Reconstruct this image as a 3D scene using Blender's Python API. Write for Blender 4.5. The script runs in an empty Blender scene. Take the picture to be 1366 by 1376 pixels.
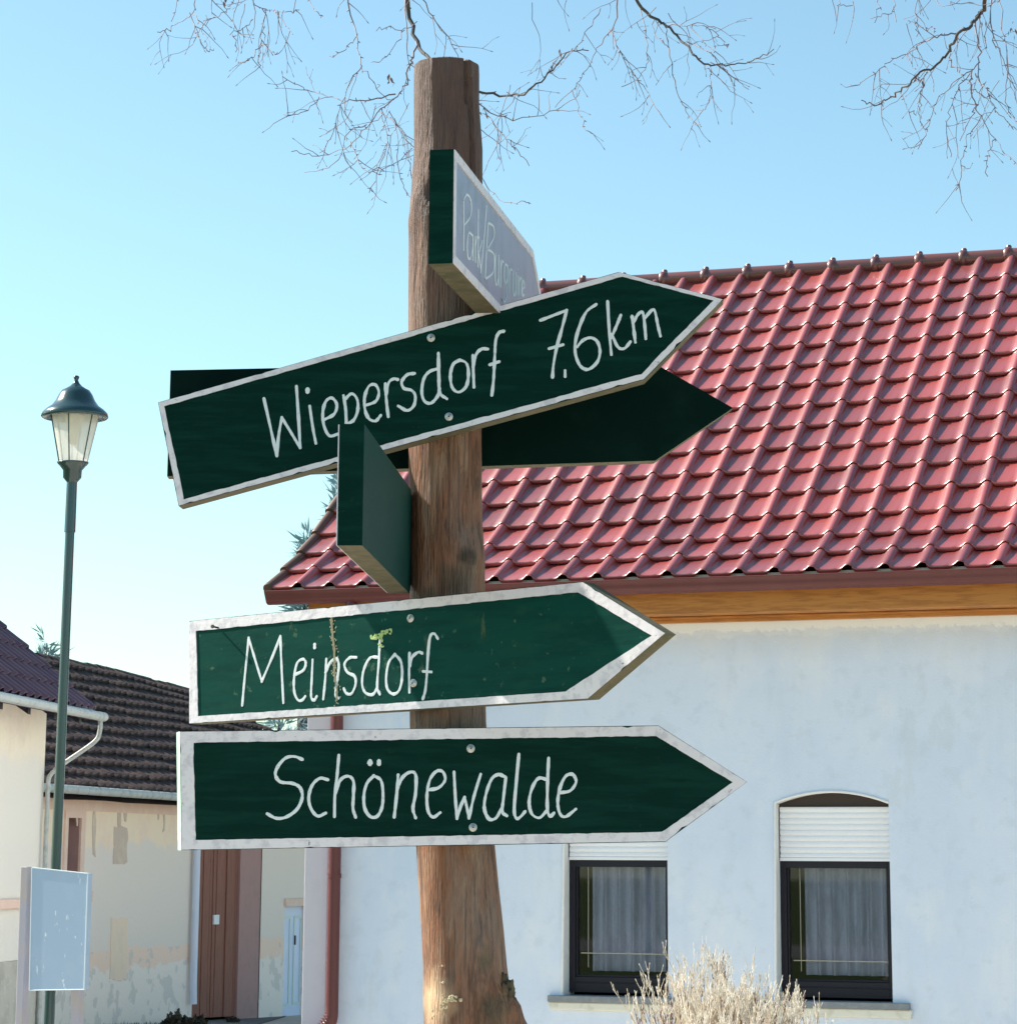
import bpy, math, random
from mathutils import Vector, Matrix, noise
R = math.radians
V = Vector
C = bpy.context.scene.collection
sc = bpy.context.scene

# ------------------------------------------------------------------ camera
EYE, FPX, PX0, PY0 = 2.1, 3700.0, 683.0, 383.0
TH, RO = R(11.94), .006
FW = V((0, math.cos(TH), math.sin(TH)))
U0 = V((0, -math.sin(TH), math.cos(TH)))
R0 = V((1, 0, 0))
CR = (R0*math.cos(RO) + U0*math.sin(RO)).normalized()
CU = (U0*math.cos(RO) - R0*math.sin(RO)).normalized()
CAM = V((0, 0, EYE))
cam = bpy.data.cameras.new('camera')
cam.sensor_fit = 'HORIZONTAL'; cam.sensor_width = 36; cam.lens = 36*FPX/1366
cam.shift_y = -(688-PY0)/1366
cam.clip_start = .1; cam.clip_end = 5000
camo = bpy.data.objects.new('camera', cam); C.objects.link(camo)
M3 = Matrix((CR, CU, -FW)).transposed()
camo.matrix_world = Matrix.Translation(CAM) @ M3.to_4x4()
sc.camera = camo

# ------------------------------------------------------------------ light
SUN_EL, SUN_AZ = R(40), R(-68.3)          # azimuth clockwise from +Y
world = bpy.data.worlds.new("World"); sc.world = world; world.use_nodes = True
wn = world.node_tree
sky = wn.nodes.new('ShaderNodeTexSky'); sky.sky_type = 'NISHITA'; sky.sun_disc = False
sky.sun_elevation = SUN_EL; sky.sun_rotation = SUN_AZ
sky.air_density = 1.0; sky.dust_density = .7; sky.ozone_density = 1.0; sky.altitude = 100
tint = wn.nodes.new('ShaderNodeMix'); tint.data_type = 'RGBA'; tint.blend_type = 'MULTIPLY'; tint.inputs[0].default_value = 1
tint.inputs[7].default_value = (.89, 1.06, .965, 1)
wn.links.new(sky.outputs[0], tint.inputs[6]); wn.links.new(tint.outputs[2], wn.nodes['Background'].inputs[0])
wn.nodes['Background'].inputs[1].default_value = .10
SUNV = V((math.sin(SUN_AZ)*math.cos(SUN_EL), math.cos(SUN_AZ)*math.cos(SUN_EL), math.sin(SUN_EL)))
sl = bpy.data.lights.new('sun', 'SUN'); sl.energy = 5.0; sl.angle = R(.53); sl.color = (1, .93, .82)
so = bpy.data.objects.new('sun', sl); C.objects.link(so)
so.rotation_euler = (-SUNV).to_track_quat('-Z', 'Y').to_euler(); so.location = SUNV*60
sc.view_settings.view_transform = 'Standard'; sc.view_settings.look = 'None'
sc.view_settings.exposure = 1.0; sc.view_settings.gamma = 1

# ------------------------------------------------------------------ placing helpers
def ray(px, py):
    return FW + CR*((px-PX0)/FPX) + CU*((PY0-py)/FPX)
def on_plane(px, py, p, n):
    d = ray(px, py)
    return CAM + d*((p-CAM).dot(n)/d.dot(n))
def at_y(px, py, y):
    d = ray(px, py)
    return CAM + d*(y/d.y)

# ------------------------------------------------------------------ materials
def mat(name, col, rough=.6, spec=.5, metal=0, bump=None, var=None, coat=0, build=None, alpha=None, trans=0):
    """bump=(scale,strength,dist); var=[(scale,detail,lo,hi,colour2,strength,stretch)]"""
    m = bpy.data.materials.new(name); m.use_nodes = True
    nt = m.node_tree; b = nt.nodes['Principled BSDF']
    b.inputs['Base Color'].default_value = (*col, 1)
    b.inputs['Roughness'].default_value = rough
    b.inputs['Specular IOR Level'].default_value = spec
    b.inputs['Metallic'].default_value = metal
    b.inputs['Coat Weight'].default_value = coat
    b.inputs['Transmission Weight'].default_value = trans
    tc = nt.nodes.new('ShaderNodeTexCoord')
    last = None
    for (scale, detail, lo, hi, c2, strength, stretch) in (var or []):
        mp = nt.nodes.new('ShaderNodeMapping'); mp.inputs['Scale'].default_value = stretch; mp.inputs['Location'].default_value = (scale*1.7, scale*.9, scale*.4)
        nt.links.new(tc.outputs['Object'], mp.inputs[0])
        n = nt.nodes.new('ShaderNodeTexNoise'); n.inputs['Scale'].default_value = scale
        n.inputs['Detail'].default_value = detail; n.inputs['Roughness'].default_value = .6
        nt.links.new(mp.outputs[0], n.inputs[0])
        mr = nt.nodes.new('ShaderNodeMapRange'); mr.inputs[1].default_value = lo; mr.inputs[2].default_value = hi
        mr.inputs[3].default_value = 0; mr.inputs[4].default_value = strength
        nt.links.new(n.outputs['Fac'], mr.inputs[0])
        mx = nt.nodes.new('ShaderNodeMix'); mx.data_type = 'RGBA'
        if last: nt.links.new(last, mx.inputs[6])
        else: mx.inputs[6].default_value = (*col, 1)
        mx.inputs[7].default_value = (*c2, 1)
        nt.links.new(mr.outputs[0], mx.inputs[0]); last = mx.outputs[2]
    m['x'] = 0
    if build: last = build(nt, tc, last, b) or last
    if last: nt.links.new(last, b.inputs['Base Color'])
    if bump:
        mp = nt.nodes.new('ShaderNodeMapping'); mp.inputs['Scale'].default_value = bump[3] if len(bump) > 3 else (1, 1, 1)
        nt.links.new(tc.outputs['Object'], mp.inputs[0])
        n = nt.nodes.new('ShaderNodeTexNoise'); n.inputs['Scale'].default_value = bump[0]; n.inputs['Detail'].default_value = 6
        nt.links.new(mp.outputs[0], n.inputs[0])
        bp = nt.nodes.new('ShaderNodeBump'); bp.inputs['Strength'].default_value = bump[1]; bp.inputs['Distance'].default_value = bump[2]
        nt.links.new(n.outputs['Fac'], bp.inputs['Height']); nt.links.new(bp.outputs[0], b.inputs['Normal'])
    return m

def zband(nt, tc, last, z0, z1, c2, amount, nscale=3.0, namp=.3, base=None, axis=2):
    """blend to c2 where the wobbled local height passes z0 -> z1"""
    sx = nt.nodes.new('ShaderNodeSeparateXYZ'); nt.links.new(tc.outputs['Object'], sx.inputs[0])
    n = nt.nodes.new('ShaderNodeTexNoise'); n.inputs['Scale'].default_value = nscale; n.inputs['Detail'].default_value = 8
    n.inputs['Roughness'].default_value = .65
    nt.links.new(tc.outputs['Object'], n.inputs[0])
    ma = nt.nodes.new('ShaderNodeMath'); ma.operation = 'MULTIPLY_ADD'; ma.inputs[1].default_value = namp*2
    nt.links.new(n.outputs['Fac'], ma.inputs[0]); nt.links.new(sx.outputs[axis], ma.inputs[2])
    mr = nt.nodes.new('ShaderNodeMapRange'); mr.inputs[1].default_value = z0+namp; mr.inputs[2].default_value = z1+namp
    mr.inputs[3].default_value = 0; mr.inputs[4].default_value = amount
    nt.links.new(ma.outputs[0], mr.inputs[0])
    mx = nt.nodes.new('ShaderNodeMix'); mx.data_type = 'RGBA'
    if last: nt.links.new(last, mx.inputs[6])
    else: mx.inputs[6].default_value = (*base, 1)
    mx.inputs[7].default_value = (*c2, 1)
    nt.links.new(mr.outputs[0], mx.inputs[0])
    return mx.outputs[2]

def island(dark, light):
    def f(nt, tc, last, b):
        g = nt.nodes.new('ShaderNodeNewGeometry')
        mx = nt.nodes.new('ShaderNodeMix'); mx.data_type = 'RGBA'
        mx.inputs[6].default_value = (*dark, 1); mx.inputs[7].default_value = (*light, 1)
        nt.links.new(g.outputs['Random Per Island'], mx.inputs[0])
        m2 = nt.nodes.new('ShaderNodeMix'); m2.data_type = 'RGBA'; m2.blend_type = 'MIX'; m2.inputs[0].default_value = .55
        if last:
            nt.links.new(last, m2.inputs[6]); nt.links.new(mx.outputs[2], m2.inputs[7]); return m2.outputs[2]
        return mx.outputs[2]
    return f

ONE = (1, 1, 1)
M = {}
M['green'] = mat('green_paint', (.001, .020, .0145), .5, .05,
    var=[(5, 7, .45, .62, (.003, .034, .024), .8, (1, 1, 9)), (9, 6, .52, .72, (.002, .028, .020), .8, (1, 1, 2)), (60, 5, .66, .72, (.02, .045, .035), .35, (1, 1, 1))],
    bump=(55, .14, .004, (1, 1, 3)))
M['green_worn_sunlit'] = mat('sunlit_worn_green_paint', (.003, .052, .040), .5, .06,  # green brightened to paint in the sun on this board; flecks are wear
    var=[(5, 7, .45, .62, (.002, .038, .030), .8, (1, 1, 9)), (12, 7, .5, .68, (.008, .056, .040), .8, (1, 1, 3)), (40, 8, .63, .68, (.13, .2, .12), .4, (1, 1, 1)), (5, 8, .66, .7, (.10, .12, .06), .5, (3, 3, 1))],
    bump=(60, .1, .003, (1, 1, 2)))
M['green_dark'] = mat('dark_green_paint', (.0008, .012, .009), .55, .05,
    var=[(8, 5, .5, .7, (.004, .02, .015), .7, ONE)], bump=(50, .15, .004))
M['green_glare'] = mat('green_paint_with_glare', (.17, .175, .27), .5, 1, coat=1,  # lilac base colour paints sky glare onto a green board
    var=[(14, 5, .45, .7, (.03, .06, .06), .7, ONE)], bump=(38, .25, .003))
_pg = M['green_glare'].node_tree.nodes['Principled BSDF']; _pg.inputs['Coat IOR'].default_value = 2.2; _pg.inputs['Coat Roughness'].default_value = .38
M['board_edge'] = mat('weathered_board_edge', (.10, .085, .045), .8,
    var=[(14, 6, .45, .6, (.05, .055, .02), .8, ONE), (60, 5, .55, .7, (.18, .16, .10), .5, (1, 1, 6))], bump=(60, .4, .004))
M['green_side'] = mat('dull_green_paint', (.004, .048, .040), .55, .10, var=[(8, 5, .5, .7, (.012, .055, .048), .7, ONE)], bump=(50, .15, .004))
M['white_paint'] = mat('weathered_white_paint', (.72, .69, .72), .5,
    var=[(40, 8, .5, .62, (.53, .51, .56), .8, ONE), (34, 8, .67, .71, (.12, .11, .10), .8, ONE), (150, 3, .7, .74, (.1, .1, .1), .7, ONE)],
    bump=(90, .35, .003))
M['mint'] = mat('flaking_mint_paint', (.50, .74, .60), .6, var=[(50, 7, .5, .6, (.30, .50, .38), .8, ONE), (40, 7, .62, .66, (.8, .85, .82), .8, ONE)], bump=(80, .4, .003))
M['letter'] = mat('white_lettering', (.68, .74, .76), .5, var=[(120, 5, .6, .7, (.35, .45, .42), .6, ONE)], bump=(120, .3, .002))
M['zinc'] = mat('zinc_screw', (.5, .52, .5), .4, metal=.6, var=[(200, 4, .5, .7, (.2, .2, .19), .6, ONE)])
M['rust_hole'] = mat('dark_screw_slot', (.03, .03, .03), .7)

def wood_build(nt, tc, last, b):
    # reddish, grey and pale vertical grain
    mp = nt.nodes.new('ShaderNodeMapping'); mp.inputs['Scale'].default_value = (8, 8, 1.3)
    nt.links.new(tc.outputs['Object'], mp.inputs[0])
    n = nt.nodes.new('ShaderNodeTexNoise'); n.inputs['Scale'].default_value = 3.2; n.inputs['Detail'].default_value = 8; n.inputs['Roughness'].default_value = .7
    n.inputs['Distortion'].default_value = .6
    nt.links.new(mp.outputs[0], n.inputs[0])
    cr = nt.nodes.new('ShaderNodeValToRGB'); e = cr.color_ramp.elements
    e[0].position = .28; e[0].color = (.04, .02, .012, 1); e[1].position = .78; e[1].color = (.30, .20, .125, 1)
    for p, c in ((.40, (.12, .05, .022, 1)), (.48, (.26, .105, .048, 1)), (.54, (.20, .10, .055, 1)), (.60, (.33, .17, .09, 1)), (.68, (.25, .17, .12, 1))):
        x = e.new(p); x.color = c
    nt.links.new(n.outputs['Fac'], cr.inputs[0])
    # grey weathering patches
    n2 = nt.nodes.new('ShaderNodeTexNoise'); n2.inputs['Scale'].default_value = 4; n2.inputs['Detail'].default_value = 5
    mp2 = nt.nodes.new('ShaderNodeMapping'); mp2.inputs['Scale'].default_value = (2, 2, .6)
    nt.links.new(tc.outputs['Object'], mp2.inputs[0]); nt.links.new(mp2.outputs[0], n2.inputs[0])
    mr = nt.nodes.new('ShaderNodeMapRange'); mr.inputs[1].default_value = .5; mr.inputs[2].default_value = .68; mr.inputs[4].default_value = .6
    nt.links.new(n2.outputs['Fac'], mr.inputs[0])
    mx = nt.nodes.new('ShaderNodeMix'); mx.data_type = 'RGBA'; mx.inputs[7].default_value = (.24, .20, .17, 1)
    nt.links.new(mr.outputs[0], mx.inputs[0]); nt.links.new(cr.outputs[0], mx.inputs[6])
    # fine dark cracks
    mp3 = nt.nodes.new('ShaderNodeMapping'); mp3.inputs['Scale'].default_value = (60, 60, 2.2)
    nt.links.new(tc.outputs['Object'], mp3.inputs[0])
    n3 = nt.nodes.new('ShaderNodeTexNoise'); n3.inputs['Scale'].default_value = 2.0; n3.inputs['Detail'].default_value = 6
    nt.links.new(mp3.outputs[0], n3.inputs[0])
    mr3 = nt.nodes.new('ShaderNodeMapRange'); mr3.inputs[1].default_value = .53; mr3.inputs[2].default_value = .66; mr3.inputs[4].default_value = .5
    nt.links.new(n3.outputs['Fac'], mr3.inputs[0])
    mx3 = nt.nodes.new('ShaderNodeMix'); mx3.data_type = 'RGBA'; mx3.inputs[7].default_value = (.02, .014, .01, 1)
    nt.links.new(mr3.outputs[0], mx3.inputs[0]); nt.links.new(mx.outputs[2], mx3.inputs[6])
    last = mx3.outputs[2]
    nz = nt.nodes.new('ShaderNodeTexNoise'); nz.inputs['Scale'].default_value = 22; nz.inputs['Detail'].default_value = 5
    nt.links.new(tc.outputs['Object'], nz.inputs[0])
    va = nt.nodes.new('ShaderNodeVectorMath'); va.operation = 'MULTIPLY_ADD'; va.inputs[1].default_value = (.06, .06, .07)
    nt.links.new(nz.outputs['Color'], va.inputs[0]); nt.links.new(tc.outputs['Object'], va.inputs[2])
    for (kp, kr, kc, am) in KNOTS_SUNPATCH:
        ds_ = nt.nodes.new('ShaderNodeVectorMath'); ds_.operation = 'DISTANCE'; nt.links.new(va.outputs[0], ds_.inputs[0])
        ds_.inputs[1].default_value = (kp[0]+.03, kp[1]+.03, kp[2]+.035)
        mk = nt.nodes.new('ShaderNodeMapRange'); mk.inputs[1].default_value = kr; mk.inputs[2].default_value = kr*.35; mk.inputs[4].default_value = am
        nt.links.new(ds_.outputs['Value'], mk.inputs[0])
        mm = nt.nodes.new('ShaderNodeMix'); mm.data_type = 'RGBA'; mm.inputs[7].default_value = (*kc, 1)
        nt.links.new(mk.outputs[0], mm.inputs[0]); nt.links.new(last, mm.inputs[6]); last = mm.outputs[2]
    return zband(nt, tc, last, 3.0, 3.8, (.065, .038, .033), .75, 5, .15)  # upper post darkened: its shade is painted into the wood colour
def _kn(px, py):
    q = at_y(px, py, 6.225); b = SPB
    return (q.x-b[0], q.y-b[1], q.z)
SPB = (-.0281, 6.3)
KNOTS_SUNPATCH = [(_kn(570, 1345), .075, (.72, .50, .30), .75), (_kn(628, 748), .028, (.035, .025, .012), .9), (_kn(610, 775), .05, (.07, .055, .03), .6), (_kn(576, 262), .018, (.03, .018, .012), .9), (_kn(566, 285), .02, (.04, .025, .018), .7),  # first entry: pale bare wood with the sunlit patch painted in
         (_kn(572, 130), .012, (.03, .02, .015), .8), (_kn(618, 112), .02, (.05, .045, .02), .6), (_kn(655, 1290), .03, (.07, .07, .03), .6), (_kn(660, 1360), .05, (.06, .05, .025), .7), (_kn(572, 262), .045, (.09, .05, .035), .5)]
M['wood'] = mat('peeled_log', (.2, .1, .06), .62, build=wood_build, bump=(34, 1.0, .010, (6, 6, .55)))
M['bark'] = mat('dark_bark', (.15, .095, .055), .85, var=[(16, 7, .45, .6, (.05, .04, .022), .8, ONE), (22, 7, .52, .62, (.13, .13, .05), .8, ONE)], bump=(40, .8, .01))
M['lichen'] = mat('pale_resin', (.55, .47, .30), .8)

def tile_build(nt, tc, last, b): return island((.17, .022, .020), (.42, .062, .046))(nt, tc, last, b)
M['tile'] = mat('glazed_red_tile', (.27, .03, .03), .42, 1.0, coat=1.0, build=tile_build,
    var=[(1.5, 5, .5, .7, (.17, .035, .035), .6, ONE), (30, 5, .6, .75, (.34, .09, .08), .4, ONE)], bump=(60, .1, .003))
M['tile'].node_tree.nodes['Principled BSDF'].inputs['Coat Roughness'].default_value = .30
M['ridge'] = mat('brownish_ridge_tile', (.15, .045, .038), .35, .7, coat=.4, build=island((.11, .035, .03), (.20, .06, .05)), var=[(20, 6, .5, .65, (.10, .06, .045), .7, ONE)])
M['tile_edge'] = mat('olive_tile_edge', (.11, .055, .04), .5, var=[(8, 6, .5, .65, (.07, .06, .03), .7, ONE)])
M['gutter_red'] = mat('dark_red_gutter', (.125, .028, .028), .38, .5, var=[(3, 5, .5, .7, (.16, .045, .045), .5, ONE)])
M['eave_wood'] = mat('varnished_eave_wood', (.50, .215, .055), .55, .3, var=[(6, 7, .45, .6, (.36, .14, .035), .8, (.7, .7, 7)), (25, 5, .6, .75, (.55, .29, .09), .5, (.4, .4, 6))])

WZ = 4.08
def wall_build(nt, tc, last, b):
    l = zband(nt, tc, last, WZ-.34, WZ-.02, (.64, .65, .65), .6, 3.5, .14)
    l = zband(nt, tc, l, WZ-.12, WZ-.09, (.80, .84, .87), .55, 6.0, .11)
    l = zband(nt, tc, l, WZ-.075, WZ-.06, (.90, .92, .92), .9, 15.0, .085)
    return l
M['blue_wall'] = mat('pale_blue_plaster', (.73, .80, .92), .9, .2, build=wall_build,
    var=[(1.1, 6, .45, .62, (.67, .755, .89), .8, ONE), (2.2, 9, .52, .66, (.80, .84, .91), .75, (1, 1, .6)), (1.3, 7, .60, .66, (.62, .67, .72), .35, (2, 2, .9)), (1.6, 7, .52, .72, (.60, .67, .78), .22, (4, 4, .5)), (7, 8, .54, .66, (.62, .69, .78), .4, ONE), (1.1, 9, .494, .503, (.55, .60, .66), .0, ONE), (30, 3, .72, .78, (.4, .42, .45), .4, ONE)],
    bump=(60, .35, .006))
M['pink_strip'] = mat('pinkish_corner_plaster', (.72, .66, .70), .9, .2, var=[(5, 5, .5, .7, (.66, .62, .66), .6, ONE)], bump=(60, .2, .004))
M['reveal'] = mat('white_reveal_plaster', (.84, .85, .86), .85, .2, var=[(8, 5, .5, .7, (.74, .74, .72), .6, ONE)], bump=(70, .2, .004))
M['slate'] = mat('grey_slate_sill', (.22, .24, .26), .6, var=[(20, 5, .5, .7, (.32, .33, .33), .7, ONE)])
M['sill_plaster'] = mat('cream_sill_plaster', (.78, .76, .66), .9, .2, var=[(10, 6, .5, .65, (.62, .6, .5), .7, ONE)], bump=(60, .3, .004))
M['frame_dark'] = mat('dark_window_frame', (.014, .013, .022), .4, .3)
M['shutter'] = mat('white_roller_shutter', (.90, .90, .93), .45, var=[(30, 4, .5, .7, (.82, .82, .86), .5, (1, 1, 3))])
M['gold'] = mat('brass_bar', (.40, .37, .27), .5)
M['room'] = mat('dark_room', (.05, .045, .045), .9)
M['dark_gap'] = mat('dark_recess_shade', (.045, .035, .03), .8)
def curtain_build(nt, tc, last, b):
    return last
M['curtain'] = mat('grey_lace_curtain', (.80, .84, .88), .9, .1, var=[(9, 3, .5, .6, (.58, .62, .66), .7, (1, 1, .3)), (60, 3, .5, .6, (.66, .70, .74), .6, ONE)])
def glassmat(name, tint, rough=.02):
    m = bpy.data.materials.new(name); m.use_nodes = True; nt = m.node_tree
    for n in list(nt.nodes): nt.nodes.remove(n)
    o = nt.nodes.new('ShaderNodeOutputMaterial'); t = nt.nodes.new('ShaderNodeBsdfTransparent'); t.inputs[0].default_value = (*tint, 1)
    g = nt.nodes.new('ShaderNodeBsdfGlossy'); g.inputs['Roughness'].default_value = rough
    fr = nt.nodes.new('ShaderNodeFresnel'); fr.inputs[0].default_value = 1.6
    mx = nt.nodes.new('ShaderNodeMixShader')
    nt.links.new(fr.outputs[0], mx.inputs[0]); nt.links.new(t.outputs[0], mx.inputs[1]); nt.links.new(g.outputs[0], mx.inputs[2])
    nt.links.new(mx.outputs[0], o.inputs[0]); return m
M['glass'] = glassmat('window_glass', (.84, .85, .90))
def milky(name, c):
    m = bpy.data.materials.new(name); m.use_nodes = True; nt = m.node_tree
    b = nt.nodes['Principled BSDF']; b.inputs['Base Color'].default_value = (*c, 1); b.inputs['Roughness'].default_value = .25
    t = nt.nodes.new('ShaderNodeBsdfTranslucent'); t.inputs[0].default_value = (.98, .97, .90, 1)
    p = nt.nodes.new('ShaderNodeBsdfTransparent'); x = nt.nodes.new('ShaderNodeMixShader'); x.inputs[0].default_value = .62
    y = nt.nodes.new('ShaderNodeMixShader'); y.inputs[0].default_value = .28
    nt.links.new(b.outputs[0], x.inputs[1]); nt.links.new(t.outputs[0], x.inputs[2]); nt.links.new(x.outputs[0], y.inputs[1]); nt.links.new(p.outputs[0], y.inputs[2])
    nt.links.new(y.outputs[0], nt.nodes['Material Output'].inputs[0]); return m
M['lamp_glass'] = milky('milky_lamp_glass', (.9, .9, .82))
M['lamp_metal'] = mat('green_lamp_metal', (.012, .045, .05), .22, .6, coat=.5)
M['bulb'] = mat('cream_bulb', (.75, .66, .45), .5)
M['panel'] = mat('blue_grey_panel', (.36, .47, .62), .35, .5,
    var=[(6, 6, .5, .7, (.41, .52, .66), .6, ONE), (14, 9, .655, .67, (.78, .84, .88), .8, (2.5, 2.5, .8))], bump=(30, .1, .003))
M['panel_edge'] = mat('pale_panel_frame', (.62, .72, .78), .5)
M['post_grey'] = mat('lilac_grey_post', (.40, .38, .44), .7, var=[(5, 5, .5, .7, (.46, .38, .31), .8, ONE)])
M['cream_wall'] = mat('cream_render', (.90, .78, .62), .92, .2,
    var=[(2, 8, .47, .60, (.82, .70, .57), .8, ONE), (8, 8, .55, .7, (.90, .82, .66), .6, ONE)], bump=(20, .5, .01),
    build=lambda nt, tc, last, b: zband(nt, tc, last, 3.42, 3.2, (.80, .74, .66), .95, 1.6, .32))
def barn_build(nt, tc, last, b):
    l = zband(nt, tc, last, 2.45, 2.35, (.84, .73, .65), .95, 1.5, .45)      # grey render below the cream
    l = zband(nt, tc, l, .98, .94, (.95, .70, .56), .95, 1.8, .20)
    l = zband(nt, tc, l, .72, .70, (.92, .81, .73), .95, 2.6, .30)             # flaked plinth
    n = nt.nodes.new('ShaderNodeTexNoise'); n.inputs['Scale'].default_value = 3.4; n.inputs['Detail'].default_value = 7
    nt.links.new(tc.outputs['Object'], n.inputs[0])
    mr = nt.nodes.new('ShaderNodeMapRange'); mr.inputs[1].default_value = .565; mr.inputs[2].default_value = .58; mr.inputs[4].default_value = .7
    nt.links.new(n.outputs['Fac'], mr.inputs[0])
    sx = nt.nodes.new('ShaderNodeSeparateXYZ'); nt.links.new(tc.outputs['Object'], sx.inputs[0])
    lt = nt.nodes.new('ShaderNodeMath'); lt.operation = 'LESS_THAN'; lt.inputs[1].default_value = .95; nt.links.new(sx.outputs[2], lt.inputs[0])
    mu = nt.nodes.new('ShaderNodeMath'); mu.operation = 'MULTIPLY'; nt.links.new(lt.outputs[0], mu.inputs[0]); nt.links.new(mr.outputs[0], mu.inputs[1])
    mx = nt.nodes.new('ShaderNodeMix'); mx.data_type = 'RGBA'; mx.inputs[7].default_value = (.68, .62, .57, 1)
    nt.links.new(mu.outputs[0], mx.inputs[0]); nt.links.new(l, mx.inputs[6])
    return mx.outputs[2]
M['barn_wall'] = mat('patched_barn_render', (.95, .76, .57), .92, .2,
    var=[(1.6, 8, .5, .62, (.93, .69, .54), .8, ONE), (10, 8, .58, .7, (.94, .82, .68), .6, ONE)], bump=(18, .5, .012), build=barn_build)
M['pink_band'] = mat('salmon_render', (.82, .58, .47), .9, .2, var=[(5, 6, .5, .65, (.86, .68, .55), .7, ONE)])
M['tan_patch'] = mat('tan_render_patch', (.64, .50, .41), .92, .2, var=[(5, 6, .5, .65, (.72, .6, .47), .7, ONE)])
M['cream_patch'] = mat('pale_tan_render_patch', (.90, .70, .54), .92, .2, var=[(5, 6, .5, .65, (.82, .66, .54), .7, ONE)])
M['gate'] = mat('red_brown_gate_boards', (.28, .11, .075), .7, .3, var=[(7, 6, .45, .6, (.20, .078, .055), .8, (5, 5, .5)), (30, 5, .6, .75, (.19, .10, .08), .5, (3, 3, .4))])
M['gate_side'] = mat('mauve_reveal', (.42, .24, .22), .8, var=[(6, 6, .5, .7, (.33, .22, .2), .7, ONE)])
M['downpipe_zinc'] = mat('pale_zinc_pipe', (.66, .72, .86), .4, .5, var=[(5, 5, .5, .7, (.76, .8, .86), .7, ONE)])
M['gutter_zinc'] = mat('pale_zinc_gutter', (.44, .46, .44), .5, .5, var=[(9, 6, .5, .65, (.28, .30, .27), .7, ONE)])
M['door_blue'] = mat('pale_blue_door', (.66, .73, .92), .5, var=[(5, 4, .5, .7, (.74, .8, .92), .6, ONE)])
M['door_trim'] = mat('mint_door_trim', (.6, .72, .68), .5)
M['barn_roof'] = mat('old_dark_tile', (.055, .036, .032), .75, .3,
    build=island((.035, .022, .020), (.10, .060, .048)), var=[(1.2, 8, .45, .6, (.03, .024, .03), .8, ONE), (14, 6, .62, .7, (.20, .12, .10), .6, ONE)], bump=(20, .6, .02))
M['purple_roof'] = mat('purple_brown_tile', (.085, .04, .055), .38, .5, build=island((.07, .03, .045), (.10, .05, .065)))
M['twig'] = mat('grey_brown_twig', (.15, .13, .16), .6)
M['limb'] = mat('dark_limb_bark', (.045, .036, .034), .8, var=[(30, 5, .5, .65, (.09, .08, .05), .6, ONE)], bump=(60, .5, .004))
M['seed'] = mat('dry_brown_leaf', (.20, .10, .06), .8)
M['shrub'] = mat('dry_cream_stem', (.84, .77, .66), .8, var=[(9, 4, .45, .6, (.52, .42, .30), .8, ONE)])
M['shrub_dark'] = mat('red_brown_stem', (.16, .09, .07), .8)
M['far_hazy_green'] = mat('hazed_needle_green', (.26, .38, .40), .8)  # green paled so that distance haze sits in the colour
M['far_trunk'] = mat('distant_bark', (.09, .07, .06), .9)
M['clump'] = mat('dark_low_leaves', (.035, .03, .022), .8, var=[(20, 4, .5, .6, (.05, .06, .02), .8, ONE)])
M['grass'] = mat('lawn_grass', (.055, .085, .018), .9, .2, var=[(.8, 6, .45, .6, (.08, .085, .03), .8, ONE), (12, 5, .5, .7, (.035, .06, .012), .7, ONE)], bump=(40, .8, .03))
M['bounce_paving'] = mat('pale_bounce_paving', (.56, .50, .42), .9, .2, var=[(.9, 6, .45, .65, (.48, .43, .36), .8, ONE), (20, 6, .55, .7, (.6, .55, .47), .5, ONE)], bump=(30, .4, .01))  # pale ground added to bounce light onto the walls
M['asphalt'] = mat('grey_asphalt', (.16, .155, .15), .9, .2, var=[(2, 6, .45, .65, (.20, .195, .185), .8, ONE)], bump=(60, .5, .006))
M['blade'] = mat('grass_blade', (.06, .10, .02), .7)

# ------------------------------------------------------------------ mesh helpers
ORG = {}
def thing(name, loc, label, cat, group=None, kind=None):
    o = bpy.data.objects.new(name, None); C.objects.link(o); o.location = loc
    ORG[o] = V(loc); o.empty_display_size = .3
    o['label'] = label; o['category'] = cat
    if group: o['group'] = group
    return o

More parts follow.
